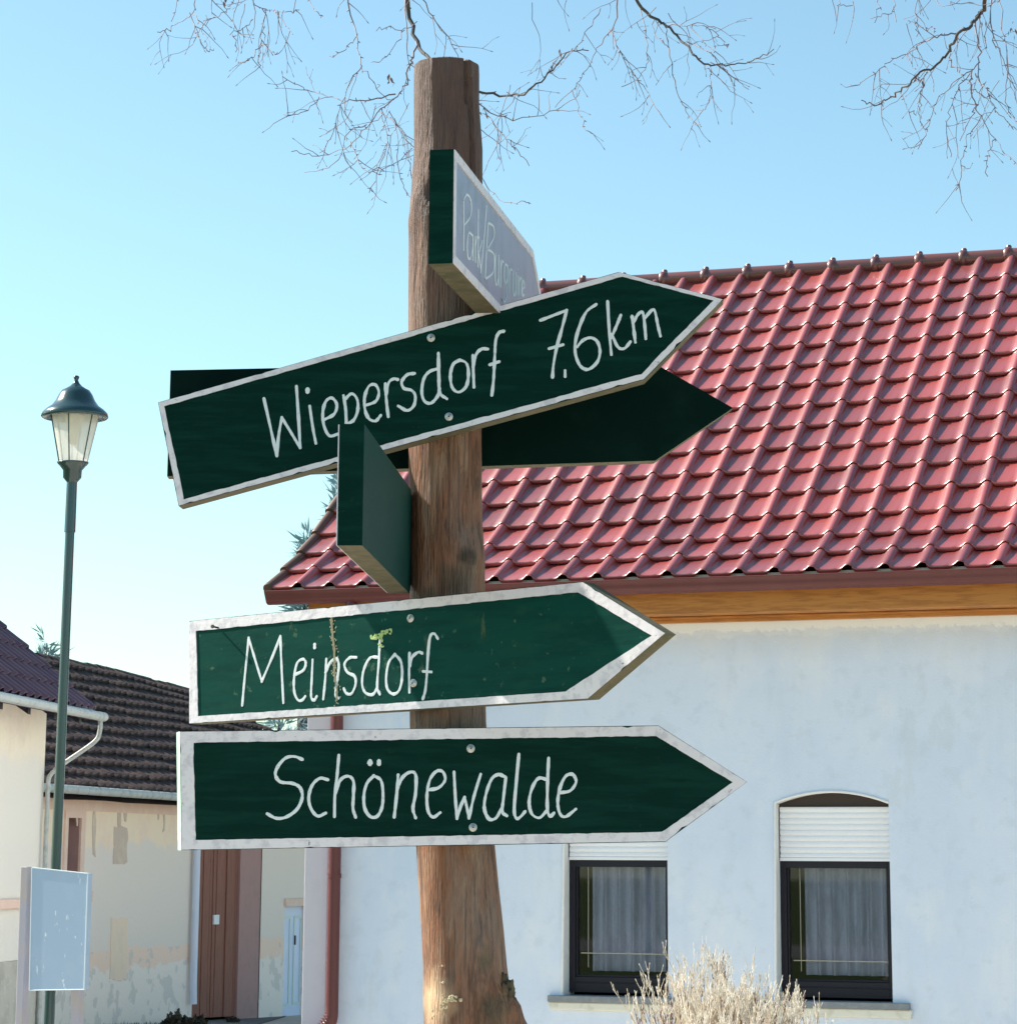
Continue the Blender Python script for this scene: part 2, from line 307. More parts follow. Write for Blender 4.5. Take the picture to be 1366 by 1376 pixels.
class MB:
    def __init__(s): s.v = []; s.f = []; s.mi = []; s.cur = 0; s.sm = []; s.smooth = False
    def face(s, pts):
        b = len(s.v); s.v += [V(p) for p in pts]; s.f.append(tuple(range(b, b+len(pts)))); s.mi.append(s.cur); s.sm.append(s.smooth)
    def add(s, pts, faces, smooth=None):
        b = len(s.v); s.v += [V(p) for p in pts]
        for f in faces: s.f.append(tuple(b+i for i in f)); s.mi.append(s.cur); s.sm.append(s.smooth if smooth is None else smooth)
    def obox(s, c, ax, ay, az):
        """centre and three half-axis vectors"""
        P = [c+ax*i+ay*j+az*k for i in (-1, 1) for j in (-1, 1) for k in (-1, 1)]
        F = [(0, 1, 3, 2), (4, 6, 7, 5), (0, 4, 5, 1), (2, 3, 7, 6), (0, 2, 6, 4), (1, 5, 7, 3)]
        if ax.cross(ay).dot(az) < 0: F = [tuple(reversed(f)) for f in F]
        s.add(P, F)
    def prism(s, poly, d):
        """poly: list of points, d: extrusion vector"""
        n = len(poly); P = [V(p) for p in poly] + [V(p)+d for p in poly]
        nn = V((0, 0, 0))
        for i in range(n): nn += (P[i]-P[0]).cross(P[(i+1) % n]-P[0])
        F = [tuple(range(n)), tuple(range(2*n-1, n-1, -1))] + [(i, n+i, n+(i+1) % n, (i+1) % n) for i in range(n)]
        if nn.dot(d) > 0: F = [tuple(reversed(f)) for f in F]
        s.add(P, F)
    def tube(s, pts, rad, seg=8, caps=True, smooth=True, jitter=0):
        pts = [V(p) for p in pts]; n = len(pts)
        if not hasattr(rad, '__len__'): rad = [rad]*n
        P = []; prev = None
        for i in range(n):
            t = (pts[min(i+1, n-1)]-pts[max(i-1, 0)])
            t = t.normalized() if t.length > 1e-9 else V((0, 0, 1))
            if prev is None:
                a = V((0, 0, 1)) if abs(t.z) < .9 else V((1, 0, 0))
                u = a.cross(t).normalized()
            else:
                u = (prev - t*prev.dot(t))
                u = u.normalized() if u.length > 1e-6 else t.orthogonal().normalized()
            prev = u; w = t.cross(u)
            for k in range(seg):
                a = 2*math.pi*k/seg
                P.append(pts[i]+(u*math.cos(a)+w*math.sin(a))*rad[i])
        F = [(i*seg+k, i*seg+(k+1) % seg, (i+1)*seg+(k+1) % seg, (i+1)*seg+k) for i in range(n-1) for k in range(seg)]
        s.add(P, F, smooth)
        if caps:
            s.add(P[:seg], [tuple(reversed(range(seg)))], False); s.add(P[-seg:], [tuple(range(seg))], False)
    def lathe(s, c, prof, seg=24, ax=V((0, 0, 1)), smooth=True, rot=0):
        u = ax.orthogonal().normalized() if abs(ax.z) < .99 else V((1, 0, 0)); w = ax.cross(u)
        P = []
        for (r, h) in prof:
            for k in range(seg):
                a = 2*math.pi*k/seg+rot; P.append(c+ax*h+(u*math.cos(a)+w*math.sin(a))*r)
        n = len(prof)
        s.add(P, [(i*seg+k, i*seg+(k+1) % seg, (i+1)*seg+(k+1) % seg, (i+1)*seg+k) for i in range(n-1) for k in range(seg)], smooth)
    def build(s, name, mats, parent=None, loc=None, merge=0, bevel=0, label=None):
        if not isinstance(mats, (list, tuple)): mats = [mats]
        o0 = ORG[parent] if parent is not None else V(loc or (0, 0, 0))
        me = bpy.data.meshes.new(name)
        me.from_pydata([v-o0 for v in s.v], [], s.f)
        for m in mats: me.materials.append(m)
        me.polygons.foreach_set('material_index', s.mi); me.polygons.foreach_set('use_smooth', s.sm); me.update()
        o = bpy.data.objects.new(name, me); C.objects.link(o); ORG[o] = o0.copy()
        if parent is not None: o.parent = parent
        else: o.location = o0
        if bevel:
            b = o.modifiers.new('bevel', 'BEVEL'); b.width = bevel; b.segments = 2; b.limit_method = 'ANGLE'
        if label: o['label'] = label
        return o

def spline(p, n=6):
    """Catmull-Rom through points"""
    p = [V(q) for q in p]
    if len(p) < 3: return p
    q = [p[0]*2-p[1]] + p + [p[-1]*2-p[-2]]; out = []
    for i in range(1, len(q)-2):
        for k in range(n):
            t = k/n
            out.append(.5*((2*q[i])+(q[i+1]-q[i-1])*t+(2*q[i-1]-5*q[i]+4*q[i+1]-q[i+2])*t*t+(-q[i-1]+3*q[i]-3*q[i+1]+q[i+2])*t**3))
    out.append(p[-1]); return out

def inset(poly, d, nrm):
    n = len(poly); out = []
    for i in range(n):
        a, b, c = poly[i-1], poly[i], poly[(i+1) % n]
        e1 = (b-a).normalized(); e2 = (c-b).normalized()
        n1 = nrm.cross(e1); n2 = nrm.cross(e2); h = (n1+n2); h = h/max(1e-6, h.dot(n1))
        out.append(b+h*d)
    return out

# ------------------------------------------------------------------ ground
def gz(y):
    if y < 36.5: return 0
    return -.03*min(y-36.5, 11)
def sheet(name, x0, x1, y0, y1, dz, m, nx=2, ny=40, kind='structure', zf=gz):
    g = MB()
    ys = [y0+(y1-y0)*j/ny for j in range(ny+1)]
    P = []; xs = [x0+(x1-x0)*i/nx for i in range(nx+1)]
    for y in ys:
        for x in xs: P.append((x, y, zf(y)+dz))
    g.add(P, [(j*(nx+1)+i, j*(nx+1)+i+1, (j+1)*(nx+1)+i+1, (j+1)*(nx+1)+i) for j in range(ny) for i in range(nx)])
    o = g.build(name, M[m]); o['kind'] = kind; return o
g = MB()
ysl = [-400, -50, 0, 20, 30, 36.5, 40, 44, 47.5, 60, 120, 600, 2500]
xsl = [-2500, -300, -20, 0, 20, 300, 2500]
P = [(x, y, gz(y)) for y in ysl for x in xsl]; nx = len(xsl)
g.add(P, [(j*nx+i, j*nx+i+1, (j+1)*nx+i+1, (j+1)*nx+i) for j in range(len(ysl)-1) for i in range(nx-1)])
o = g.build('ground', M['grass']); o['kind'] = 'structure'
sheet('yard_bounce_paving', -6.2, 14, -14, 36.0, .004, 'bounce_paving')  # mostly unseen ground, made pale to bounce sunlight onto the walls
sheet('street', -40, 40, -24, -14.2, .004, 'asphalt')
sheet('path', -4.6, -3.5, 36.3, 60, .012, 'asphalt', ny=60)
sheet('back_yard_bounce', -3.48, 9, 36.02, 60, .008, 'bounce_paving', ny=60)  # added pale ground that bounces light onto the barn wall

# ------------------------------------------------------------------ blue house
AL = R(20.45)
HW = V((math.cos(AL), -math.sin(AL), 0)); HN = V((-math.sin(AL), -math.cos(AL), 0)); UP = V((0, 0, 1))
_q = at_y(1190, 1150, 22.3)
HO = on_plane(412, 1100, _q, HN); HO = V((HO.x, HO.y, 0))
def H(s, o, z): return HO+HW*s+HN*o+UP*z
def hs(px, py, off=0):
    p = on_plane(px, py, HO+HN*off, HN)-HO
    return p.dot(HW), p.z
HLEN, HDEP = 11.2, 8.2
sE, zE = hs(1190, 770, .45)                  # eave edge of the tiles
sV, _ = hs(366, 792, .45)
sRt = HLEN+.3
house = thing('house', HO+HW*3, 'pale blue plastered house with a glazed red tiled roof', 'house')

def tiles(mb, origin, ds, du, W, L, ncols, rowpitch, prof, lift=.028, thick=.016, jit=0, varl=False):
    """rows of tiles as separate islands; rowpitch: list of (slope vector, normal) per row"""
    p = V(origin); 
    for (u, n) in rowpitch:
        for c in range(ncols):
            jz = random.uniform(-jit, jit)
            base = p+ds*(c*W)
            P = []; k = len(prof)
            # rows along slope: front-bottom, front-mid, front-top, ..., head
            for (a, h) in ((.006, lift-thick), (-.002, lift-thick*.45), (.004, lift-.001), (.016, lift+.001), (L*.5, lift*.52), (L+.03, .001)):
                for (t, ph) in prof:
                    hh = h*(1 if not varl or h < .0015 else (1.25 if t < .5 else max(.45, 1.25-(t-.5)*4)))
                    P.append(base+ds*(t*W)+u*(a+jz)+n*(ph+hh+jz*.3))
            F = [(i*k+j, (i)*k+j+1, (i+1)*k+j+1, (i+1)*k+j) for i in range(5) for j in range(k-1)]
            mb.add(P, F, True)
        p = p+u*L
    return p
PROF = [(-.05, .026), (0, .010), (.03, .003), (.08, 0), (.20, -.001), (.36, .000), (.50, .003), (.60, .014), (.69, .042), (.77, .064), (.85, .071), (.92, .064), (.97, .042), (1.0, .010)]
p1, p2 = R(29), R(39.1)
def sl(a): return (-HN*math.cos(a)+UP*math.sin(a), HN*math.sin(a)+UP*math.cos(a))
TW, TL = .30, .3785
NR = 15
rows = [sl(p1)]*2+[sl(R(34))]+[sl(p2)]*(NR-3)
ncol = int((sRt-sV)/TW)
E0 = H(sV, .45, zE)
rf = MB()
endp = tiles(rf, E0, HW, None, TW, TL, ncol, rows, PROF, lift=.038, thick=.030, jit=.004, varl=True)
ridge_o = -(endp-HO).dot(HN); ridge_z = endp.z
def proj(p):
    d = p-CAM; z = d.dot(FW); return PX0+FPX*d.dot(CR)/z, PY0-FPX*d.dot(CU)/z
# under-roof slab: front and back, a little below the tiles
kick = []
q = H(0, .45, zE)
kick.append(((q-HO).dot(HN), q.z))
for (u, n) in rows:
    q = q+u*TL; kick.append(((q-HO).dot(HN), q.z))
Wd = ncol*TW
sl_ = MB()
for a, b in zip(kick[:-1], kick[1:]):
    sl_.prism([H(sV+.02, a[0], a[1]-.012), H(sV+.02, b[0], b[1]-.012), H(sV+.02, b[0], b[1]-.10), H(sV+.02, a[0], a[1]-.05)], HW*(Wd-.04))
bo = -2*ridge_o
sl_.prism([H(sV+.02, -ridge_o, ridge_z-.012), H(sV+.02, bo-.45, zE), H(sV+.02, bo-.45, zE-.09), H(sV+.02, -ridge_o, ridge_z-.10)], HW*(Wd-.04))
roof = rf.build('roof', M['tile'], house)
sl_.build('roof_deck', M['tile_edge'], house)
# verge tiles: half round along the left edge
vg = MB()
q = E0.copy()
for (u, n) in rows:
    a = q+HW*(-.035)+n*.02; b = a+u*(TL+.03)-n*.012
    vg.tube([a+n*.012, a+u*.01+n*.012, b], [.046, .05, .043], 14)
    vg.prism([q+HW*-.08+n*.01, q+HW*-.08+n*.01+u*TL, q+HW*-.08-n*.10+u*TL, q+HW*-.08-n*.10], HW*.018)
    q = q+u*TL
vg.build('verge_tile', M['tile_edge'], house)
# ridge
rg = MB(); q = endp+UP*.075+(HN*-1)*.05
rl = .435; nrg = int(Wd/rl)+1
for i in range(nrg):
    a = q+HW*(i*rl-.05)
    rg.tube([a, a+HW*(rl+.02)], [.074, .068], 18)
    rg.tube([a-HW*.03, a-HW*.015, a+HW*.03, a+HW*.04], [.078, .090, .090, .076], 18)
    rg.tube([a+HW*.01+UP*.085, a+HW*.01+UP*.104], [.03, .022], 10)
rg.build('ridge_tile', M['ridge'], house)

# walls
wz1 = 0
zW = hs(1190, 831, 0)[1]                 # top of the visible wall
s1a, s1b = hs(757, 1250)[0], hs(897, 1250)[0]
s2a, s2b = hs(1042, 1200)[0], hs(1196, 1200)[0]
zs = hs(1120, 1346, 0)[1]                # sill
zt = hs(1118, 1065, 0)[1]; zts = hs(1118, 1079, 0)[1]
wins = [(s1a, s1b), (s2a, s2b)]
zsp = zts-.005; arch = zt-zsp
def arc(a, b, n=12):
    return [(a+(b-a)*i/n, zsp+arch*(1-(2*i/n-1)**2)) for i in range(n+1)]
wl = MB()
RD = .17
ztop = zE+.12
def wq(sa, sb, za, zb): wl.face([H(sa, 0, za), H(sb, 0, za), H(sb, 0, zb), H(sa, 0, zb)])
cur = .19
for (a, b) in wins:
    wq(cur, a, 0, ztop); wq(a, b, 0, zs)
    ar = arc(a, b)
    for (x0_, z0_), (x1_, z1_) in zip(ar[:-1], ar[1:]):
        wl.face([H(x0_, 0, z0_), H(x1_, 0, z1_), H(x1_, 0, ztop), H(x0_, 0, ztop)])
    cur = b
wq(cur, HLEN, 0, ztop)
gz_ = [(H(HLEN, 0, 0)), H(HLEN, bo, 0), H(HLEN, bo, ztop-.35), H(HLEN, -ridge_o, ridge_z-.12), H(HLEN, 0, ztop-.02)]
wl.face(gz_)
wl.face([H(0, -.02, 0), H(0, -.02, ztop-.04), H(0, -ridge_o, ridge_z-.12), H(0, bo, ztop-.35), H(0, bo, 0)])
wl.face([H(HLEN, bo, 0), H(0, bo, 0), H(0, bo, ztop-.35), H(HLEN, bo, ztop-.35)])
wl.build('wall', M['blue_wall'], house)
st = MB(); st.prism([H(0, -.3, 0), H(.215, -.3, 0), H(.215, -.3, ztop-.1), H(0, -.3, ztop-.1)], HN*.325)
st.build('corner_pilaster', M['pink_strip'], house, bevel=.006)

for wi, (a, b) in enumerate(wins):
    w = b-a; fo = -RD
    # window frame (thing > window > parts)
    fr = MB(); fz0, fz1 = zs+.02, hs(1118, 1155, 0)[1]+.03
    ft = .052
    def fbox(sa, sb, za, zb, o0, o1): fr.prism([H(sa, o0, za), H(sb, o0, za), H(sb, o0, zb), H(sa, o0, zb)], HN*(o1-o0))
    fbox(a, a+ft, fz0, fz1, fo-.04, fo+.03); fbox(b-ft, b, fz0, fz1, fo-.04, fo+.03)
    fbox(a+ft, b-ft, fz0, fz0+.125, fo-.04, fo+.03); fbox(a+ft, b-ft, fz1-.10, fz1, fo-.04, fo+.03)
    fbox(a+ft, b-ft, fz0+.125, fz0+.14, fo-.03, fo+.012); 
    fbox(a+.02, b-.02, fz0+.075, fz0+.085, fo+.03, fo+.036)
    fbox(a+ft+.0, a+ft+.015, fz0+.14, fz1-.10, fo-.03, fo+.012); fbox(b-ft-.015, b-ft, fz0+.14, fz1-.10, fo-.03, fo+.012)
    win = fr.build('window', M['frame_dark'], house, bevel=.004, label=None)
    rv = MB()
    ar = arc(a, b)
    pts = [(a, zs)]+ar+[(b, zs)]
    for (x0_, z0_), (x1_, z1_) in zip(pts[:-1], pts[1:]):
        rv.face([H(x0_, 0, z0_), H(x0_, -RD-.1, z0_), H(x1_, -RD-.1, z1_), H(x1_, 0, z1_)])
    # thin raised plaster edge around left side and head
    rv.tube([H(a-.012, .001, zs+.02)]+[H(x_, .001, z_+.008) for x_, z_ in ar], .013, 6)
    rv.build('reveal', M['reveal'], win)
    gl = MB(); gl.prism([H(a+ft, fo-.02, fz0+.12), H(b-ft, fo-.02, fz0+.12), H(b-ft, fo-.02, fz1-.08), H(a+ft, fo-.02, fz1-.08)], HN*.004)
    gl.build('pane', M['glass'], win)
    br = MB(); zb = fz0+.28+(0 if wi else .03)
    br.prism([H(a+ft+.04, fo-.012, zb), H(b-ft-.01, fo-.012, zb), H(b-ft-.01, fo-.012, zb+.008), H(a+ft+.04, fo-.012, zb+.008)], HN*.008)
    br.prism([H(a+ft+.10, fo-.012, fz0+.2), H(a+ft+.105, fo-.012, fz0+.2), H(a+ft+.105, fo-.012, fz1-.1), H(a+ft+.10, fo-.012, fz1-.1)], HN*.006)
    br.build('glazing_bar', M['gold'], win)
    sh = MB(); zb0 = hs(1118, 1154, -.1)[1]; zb1 = hs(1118, 1084, -.1)[1]; ns = 9
    if wi == 0: pass
    prof = []
    for i in range(ns):
        z = zb0+(zb1-zb0)*i/ns; hh = (zb1-zb0)/ns
        prof += [(-.125, z), (-.113, z+hh*.2), (-.111, z+hh*.5), (-.115, z+hh*.8), (-.125, z+hh*.95)]
    sh.add([H(s_, o_, z_) for (o_, z_) in prof for s_ in (a+.012, b-.012)], [(2*i, 2*i+1, 2*i+3, 2*i+2) for i in range(len(prof)-1)], False)
    sh.prism([H(a+.01, -.13, zb0-.02), H(b-.01, -.13, zb0-.02), H(b-.01, -.13, zb0+.004), H(a+.01, -.13, zb0+.004)], HN*.022)
    sh.build('roller_shutter', M['shutter'], win)
    dk = MB(); dk.prism([H(a, -.16, zb1), H(b, -.16, zb1)]+[H(x_, -.16, z_) for x_, z_ in reversed(ar)], HN*.02)  # dark sheet standing in for the shaded space above the shutter
    dk.build('head_shade', M['dark_gap'], win)
    cu = MB(); random.seed(5+wi)
    n = 90; zc0, zc1 = fz0+.15, fz1-.05; rowsz = [zc0+.02+(zc1-zc0-.02)*f_ for f_ in (0, .25, .5, .75, 1)]
    ca, cb = (a+.16, b-.04) if wi == 0 else (a+.17, b-.06)
    fold = [(.034*math.sin(i/n*2*math.pi*6.5+.8*math.sin(i*.11))+.009*math.sin(i*.83+wi)) for i in range(n+1)]
    P = []
    for j, z_ in enumerate(rowsz):
        for i in range(n+1):
            P.append(H(ca+(cb-ca)*i/n, fo-.105+fold[i]*(1+.05*j), z_))
    cu.add(P, [(j*(n+1)+i, j*(n+1)+i+1, (j+1)*(n+1)+i+1, (j+1)*(n+1)+i) for j in range(len(rowsz)-1) for i in range(n)], True)
    cu.build('curtain', M['curtain'], win)
    rm = MB()
    A = [H(a-.3, fo-.05, zs-.2), H(b+.3, fo-.05, zs-.2), H(b+.3, fo-.05, zt+.2), H(a-.3, fo-.05, zt+.2)]
    B = [p-HN*1.2 for p in A]
    rm.face(B); 
    for i in range(4): rm.face([A[i], A[(i+1) % 4], B[(i+1) % 4], B[i]])
    rm.build('room_lining', M['room'], win)
    si = MB(); si.prism([H(a-.12, -RD, zs), H(b+.14, -RD, zs), H(b+.14, -RD, zs-.05), H(a-.12, -RD, zs-.05)], HN*(RD+.06))
    si.build('sill', M['slate'], win, bevel=.006)
    s2 = MB(); s2.prism([H(a-.13, .001, zs-.051), H(b+.16, .001, zs-.051), H(b+.15, .001, zs-.12), H(a-.10, .001, zs-.115)], HN*.035)
    s2.build('sill_plaster', M['sill_plaster'], win, bevel=.012)

# eaves: boards, gutter, downpipe
ev = MB()
zb0 = hs(1190, 818, .30)[1]
ev.prism([H(sV+.28, 0.001, zb0), H(HLEN+.2, .001, zb0), H(HLEN+.2, .001, zE-.02), H(sV+.28, .001, zE-.02)], HN*.31)
zb1 = hs(1190, 830, .06)[1]
ev.prism([H(.0, 0.001, zb1), H(HLEN+.1, .001, zb1), H(HLEN+.1, .001, zb0-.003), H(.0, .001, zb0-.003)], HN*.07)
ev.prism([H(.0, 0.072, zb0-.02), H(HLEN+.1, .072, zb0-.02), H(HLEN+.1, .072, zb0-.003), H(.0, .072, zb0-.003)], HN*.03)
ev.build('eave_board', M['eave_wood'], house, bevel=.004)
fl = MB(); fl.prism([H(sV+.02, .40, zE-.03), H(sRt-.02, .40, zE-.03), H(sRt-.02, .40, zE+.036), H(sV+.02, .40, zE+.036)], HN*.02)
fl.build('eave_filler', M['sill_plaster'], house)
gt = MB(); g0 = zE-.010; gr = .062
prof = [(.42, g0), (.42, g0-.05)]+[(.482+gr*math.cos(t), g0-.045+gr*math.sin(t)*.95) for t in [math.pi+math.pi*k/10 for k in range(11)]]+[(.548, g0+.002), (.556, g0+.008), (.550, g0+.014), (.542, g0+.006)]
sa, sb = sV-.02, sRt+.1
gt.add([H(s_, o_, z_) for (o_, z_) in prof for s_ in (sa, sb)], [(2*i, 2*i+2, 2*i+3, 2*i+1) for i in range(len(prof)-1)], True)
gt.add([H(sa, o_, z_) for (o_, z_) in prof[:13]], [tuple(range(13))], False)
gt.add([H(sb, o_, z_) for (o_, z_) in prof[:13]], [tuple(range(13))], False)
gt.build('gutter', M['gutter_red'], house)
dp = MB(); sd = hs(449, 1200, .09)[0]; zlow = hs(449, 1368, .09)[1]
dp.tube(spline([H(sd+.28, .47, zE-.1), H(sd+.27, .46, zE-.2), H(sd+.05, .14, zE-.42), H(sd, .10, zE-.55)], 5)+[H(sd, .09, z_) for z_ in (2.6, 2.0, 1.5, 1.05)]+spline([H(sd, .09, 1.0), H(sd-.004, .09, zlow-.01), H(sd-.05, .10, zlow-.08), H(sd-.12, .12, zlow-.14), H(sd-.2, .14, zlow-.18)], 6), .052, 16)
for k in range(7): dp.tube([H(sd-.010-.014*k, .092+.003*k, zlow+.012-.020*k), H(sd-.014-.014*k, .093+.003*k, zlow+.004-.020*k)], .056, 16)
dp.tube([H(sd, .09, 2.0), H(sd, .09, 2.04)], .058, 16)
dp.build('downpipe', M['gutter_red'], house)

# ------------------------------------------------------------------ signpost
PYD = 6.3
post_px = [(1500, 640, 128), (1376, 632, 126), (1340, 627, 118), (1300, 624.5, 112), (1250, 621, 109), (1190, 616, 105), (1140, 612, 103), (1060, 606, 102), (970, 601.5, 101), (860, 600.5, 101), (750, 601, 102), (700, 599, 99), (600, 597.5, 100), (450, 597.5, 99), (300, 599, 99), (200, 602.5, 92), (140, 600, 88), (100, 600, 88), (89, 600, 87)]
def pc(py):
    for (y0, x0, w0), (y1, x1, w1) in zip(post_px[:-1], post_px[1:]):
        if y1 <= py <= y0:
            t = (y0-py)/(y0-y1); x = x0+(x1-x0)*t; w = w0+(w1-w0)*t
            p = at_y(x, py, PYD); sc_ = (p-CAM).dot(FW)/FPX
            return p, w/2*sc_
    return None
axis = [(*pc(y),) for y in range(1500, 95, -10)]+[(*pc(89),)]
b0 = axis[0][0]
dirb = V((.02, 0, -1)).normalized()
base = b0+dirb*((b0.z+.0)/-dirb.z); 
signpost = thing('signpost', (base.x, base.y, 0), 'weathered log signpost carrying green arrow boards', 'signpost')
pb = MB(); SEG = 56
lower = [(base+(b0-base)*t, .12-.01*t) for t in (-.05, .25, .5, .75)]
full = lower+axis
P = []
for i, (c, r) in enumerate(full):
    for k in range(SEG):
        a = 2*math.pi*k/SEG
        d = V((math.cos(a), math.sin(a), 0))
        q = V((d.x*1.6, d.y*1.6, c.z*.9))
        rr = r*(1+.035*noise.noise(q*1.3)+.028*noise.noise(V((d.x*5, d.y*5, c.z*1.1)))+.012*noise.noise(V((d.x*16, d.y*16, c.z*2.5))))
        # knots
        for (kz, ka, amp, wz, wa) in ((at_y(640, 745, PYD).z, R(-52), .012, .045, .5), (at_y(553, 300, PYD).z, R(-165), .003, .03, .3), (at_y(690, 1352, PYD).z, R(-22), .024, .030, .42), (at_y(690, 1385, PYD).z, R(-12), .028, .030, .5), (at_y(576, 270, PYD).z, R(-120), -.008, .03, .25), (at_y(560, 275, PYD).z, R(-140), .008, .04, .3)):
            da = math.atan2(math.sin(a-ka), math.cos(a-ka))
            rr += amp*math.exp(-((c.z-kz)/wz)**2-(da/wa)**2)
        # drying crack running down the right of the top
        ca_ = R(-50)+.35*max(0, (at_y(640, 90, PYD).z-c.z))*1.2
        da = math.atan2(math.sin(a-ca_), math.cos(a-ca_))
        if c.z > at_y(640, 260, PYD).z and abs(da) < .07: rr -= .02
        P.append(c+d*rr)
n = len(full)
pb.add(P, [(i*SEG+k, i*SEG+(k+1) % SEG, (i+1)*SEG+(k+1) % SEG, (i+1)*SEG+k) for i in range(n-1) for k in range(SEG)], True)
top = full[-1][0]; tr = full[-1][1]
rim = P[-SEG:]
cap = [p+(top-p)*.06+UP*.003 for p in rim]; cap2 = [p+(top-p)*.6+UP*(.004+.004*noise.noise(p*40)) for p in rim]
pb.add(rim+cap+cap2, [(k, (k+1) % SEG, SEG+(k+1) % SEG, SEG+k) for k in range(SEG)]+[(SEG+k, SEG+(k+1) % SEG, 2*SEG+(k+1) % SEG, 2*SEG+k) for k in range(SEG)]+[tuple(range(2*SEG, 3*SEG))], False)
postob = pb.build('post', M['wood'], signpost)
# burl at lower right and resin on a branch scar at lower left
bu = MB(); random.seed(3)
def blob(mb, c, rx, ry, rz, amp=.2, seg=18, rings=12, fq=9):
    P = []
    for i in range(rings+1):
        th = math.pi*i/rings
        for k in range(seg):
            a = 2*math.pi*k/seg; d = V((math.sin(th)*math.cos(a), math.sin(th)*math.sin(a), math.cos(th)))
            f = 1+amp*noise.noise(V((d.x, d.y, d.z))*2.1+c*fq)+amp*.5*noise.noise(d*6+c*3)
            P.append(c+V((d.x*rx, d.y*ry, d.z*rz))*f)
    mb.add(P, [(i*seg+k, (i+1)*seg+k, (i+1)*seg+(k+1) % seg, i*seg+(k+1) % seg) for i in range(rings) for k in range(seg)], True)
blob(bu, at_y(677, 1350, PYD-.035), .024, .030, .056, .45, 40, 30)
blob(bu, at_y(676, 1392, PYD-.03), .028, .035, .05, .45, 40, 30)
bu.build('burl', M['bark'], signpost)
ln = MB(); ln2 = MB()
for (x, y, n_, sp) in ((588, 1372, 6, 5), (590, 1360, 9, 4), (594, 1350, 10, 4), (600, 1342, 12, 3.5), (608, 1338, 8, 3), (614, 1341, 5, 2.5), (595, 1320, 3, 1.5), (595, 1296, 2, 1.5)):
    for _ in range(n_):
        x_, y_ = x+random.gauss(0, sp), y+random.gauss(0, sp*.8)
        c, r = pc(min(1490, y_)); cx, _ = proj(c); rp = r*FPX/(c-CAM).dot(FW); u = max(-.97, min(.97, (x_-cx)/rp))
        q = c+V((u*r, -math.sqrt(1-u*u)*r*.99, 0)); q.z = c.z
        if y < 1330: ln2 = MB()
        blob(ln2 if y < 1330 else ln, q, random.uniform(.002, .005), .004, random.uniform(.002, .0045), .3, 6, 4)
        if y < 1330: ln2.build('resin_drip', M['lichen'], signpost)
ln.build('resin_crust', M['lichen'], signpost)

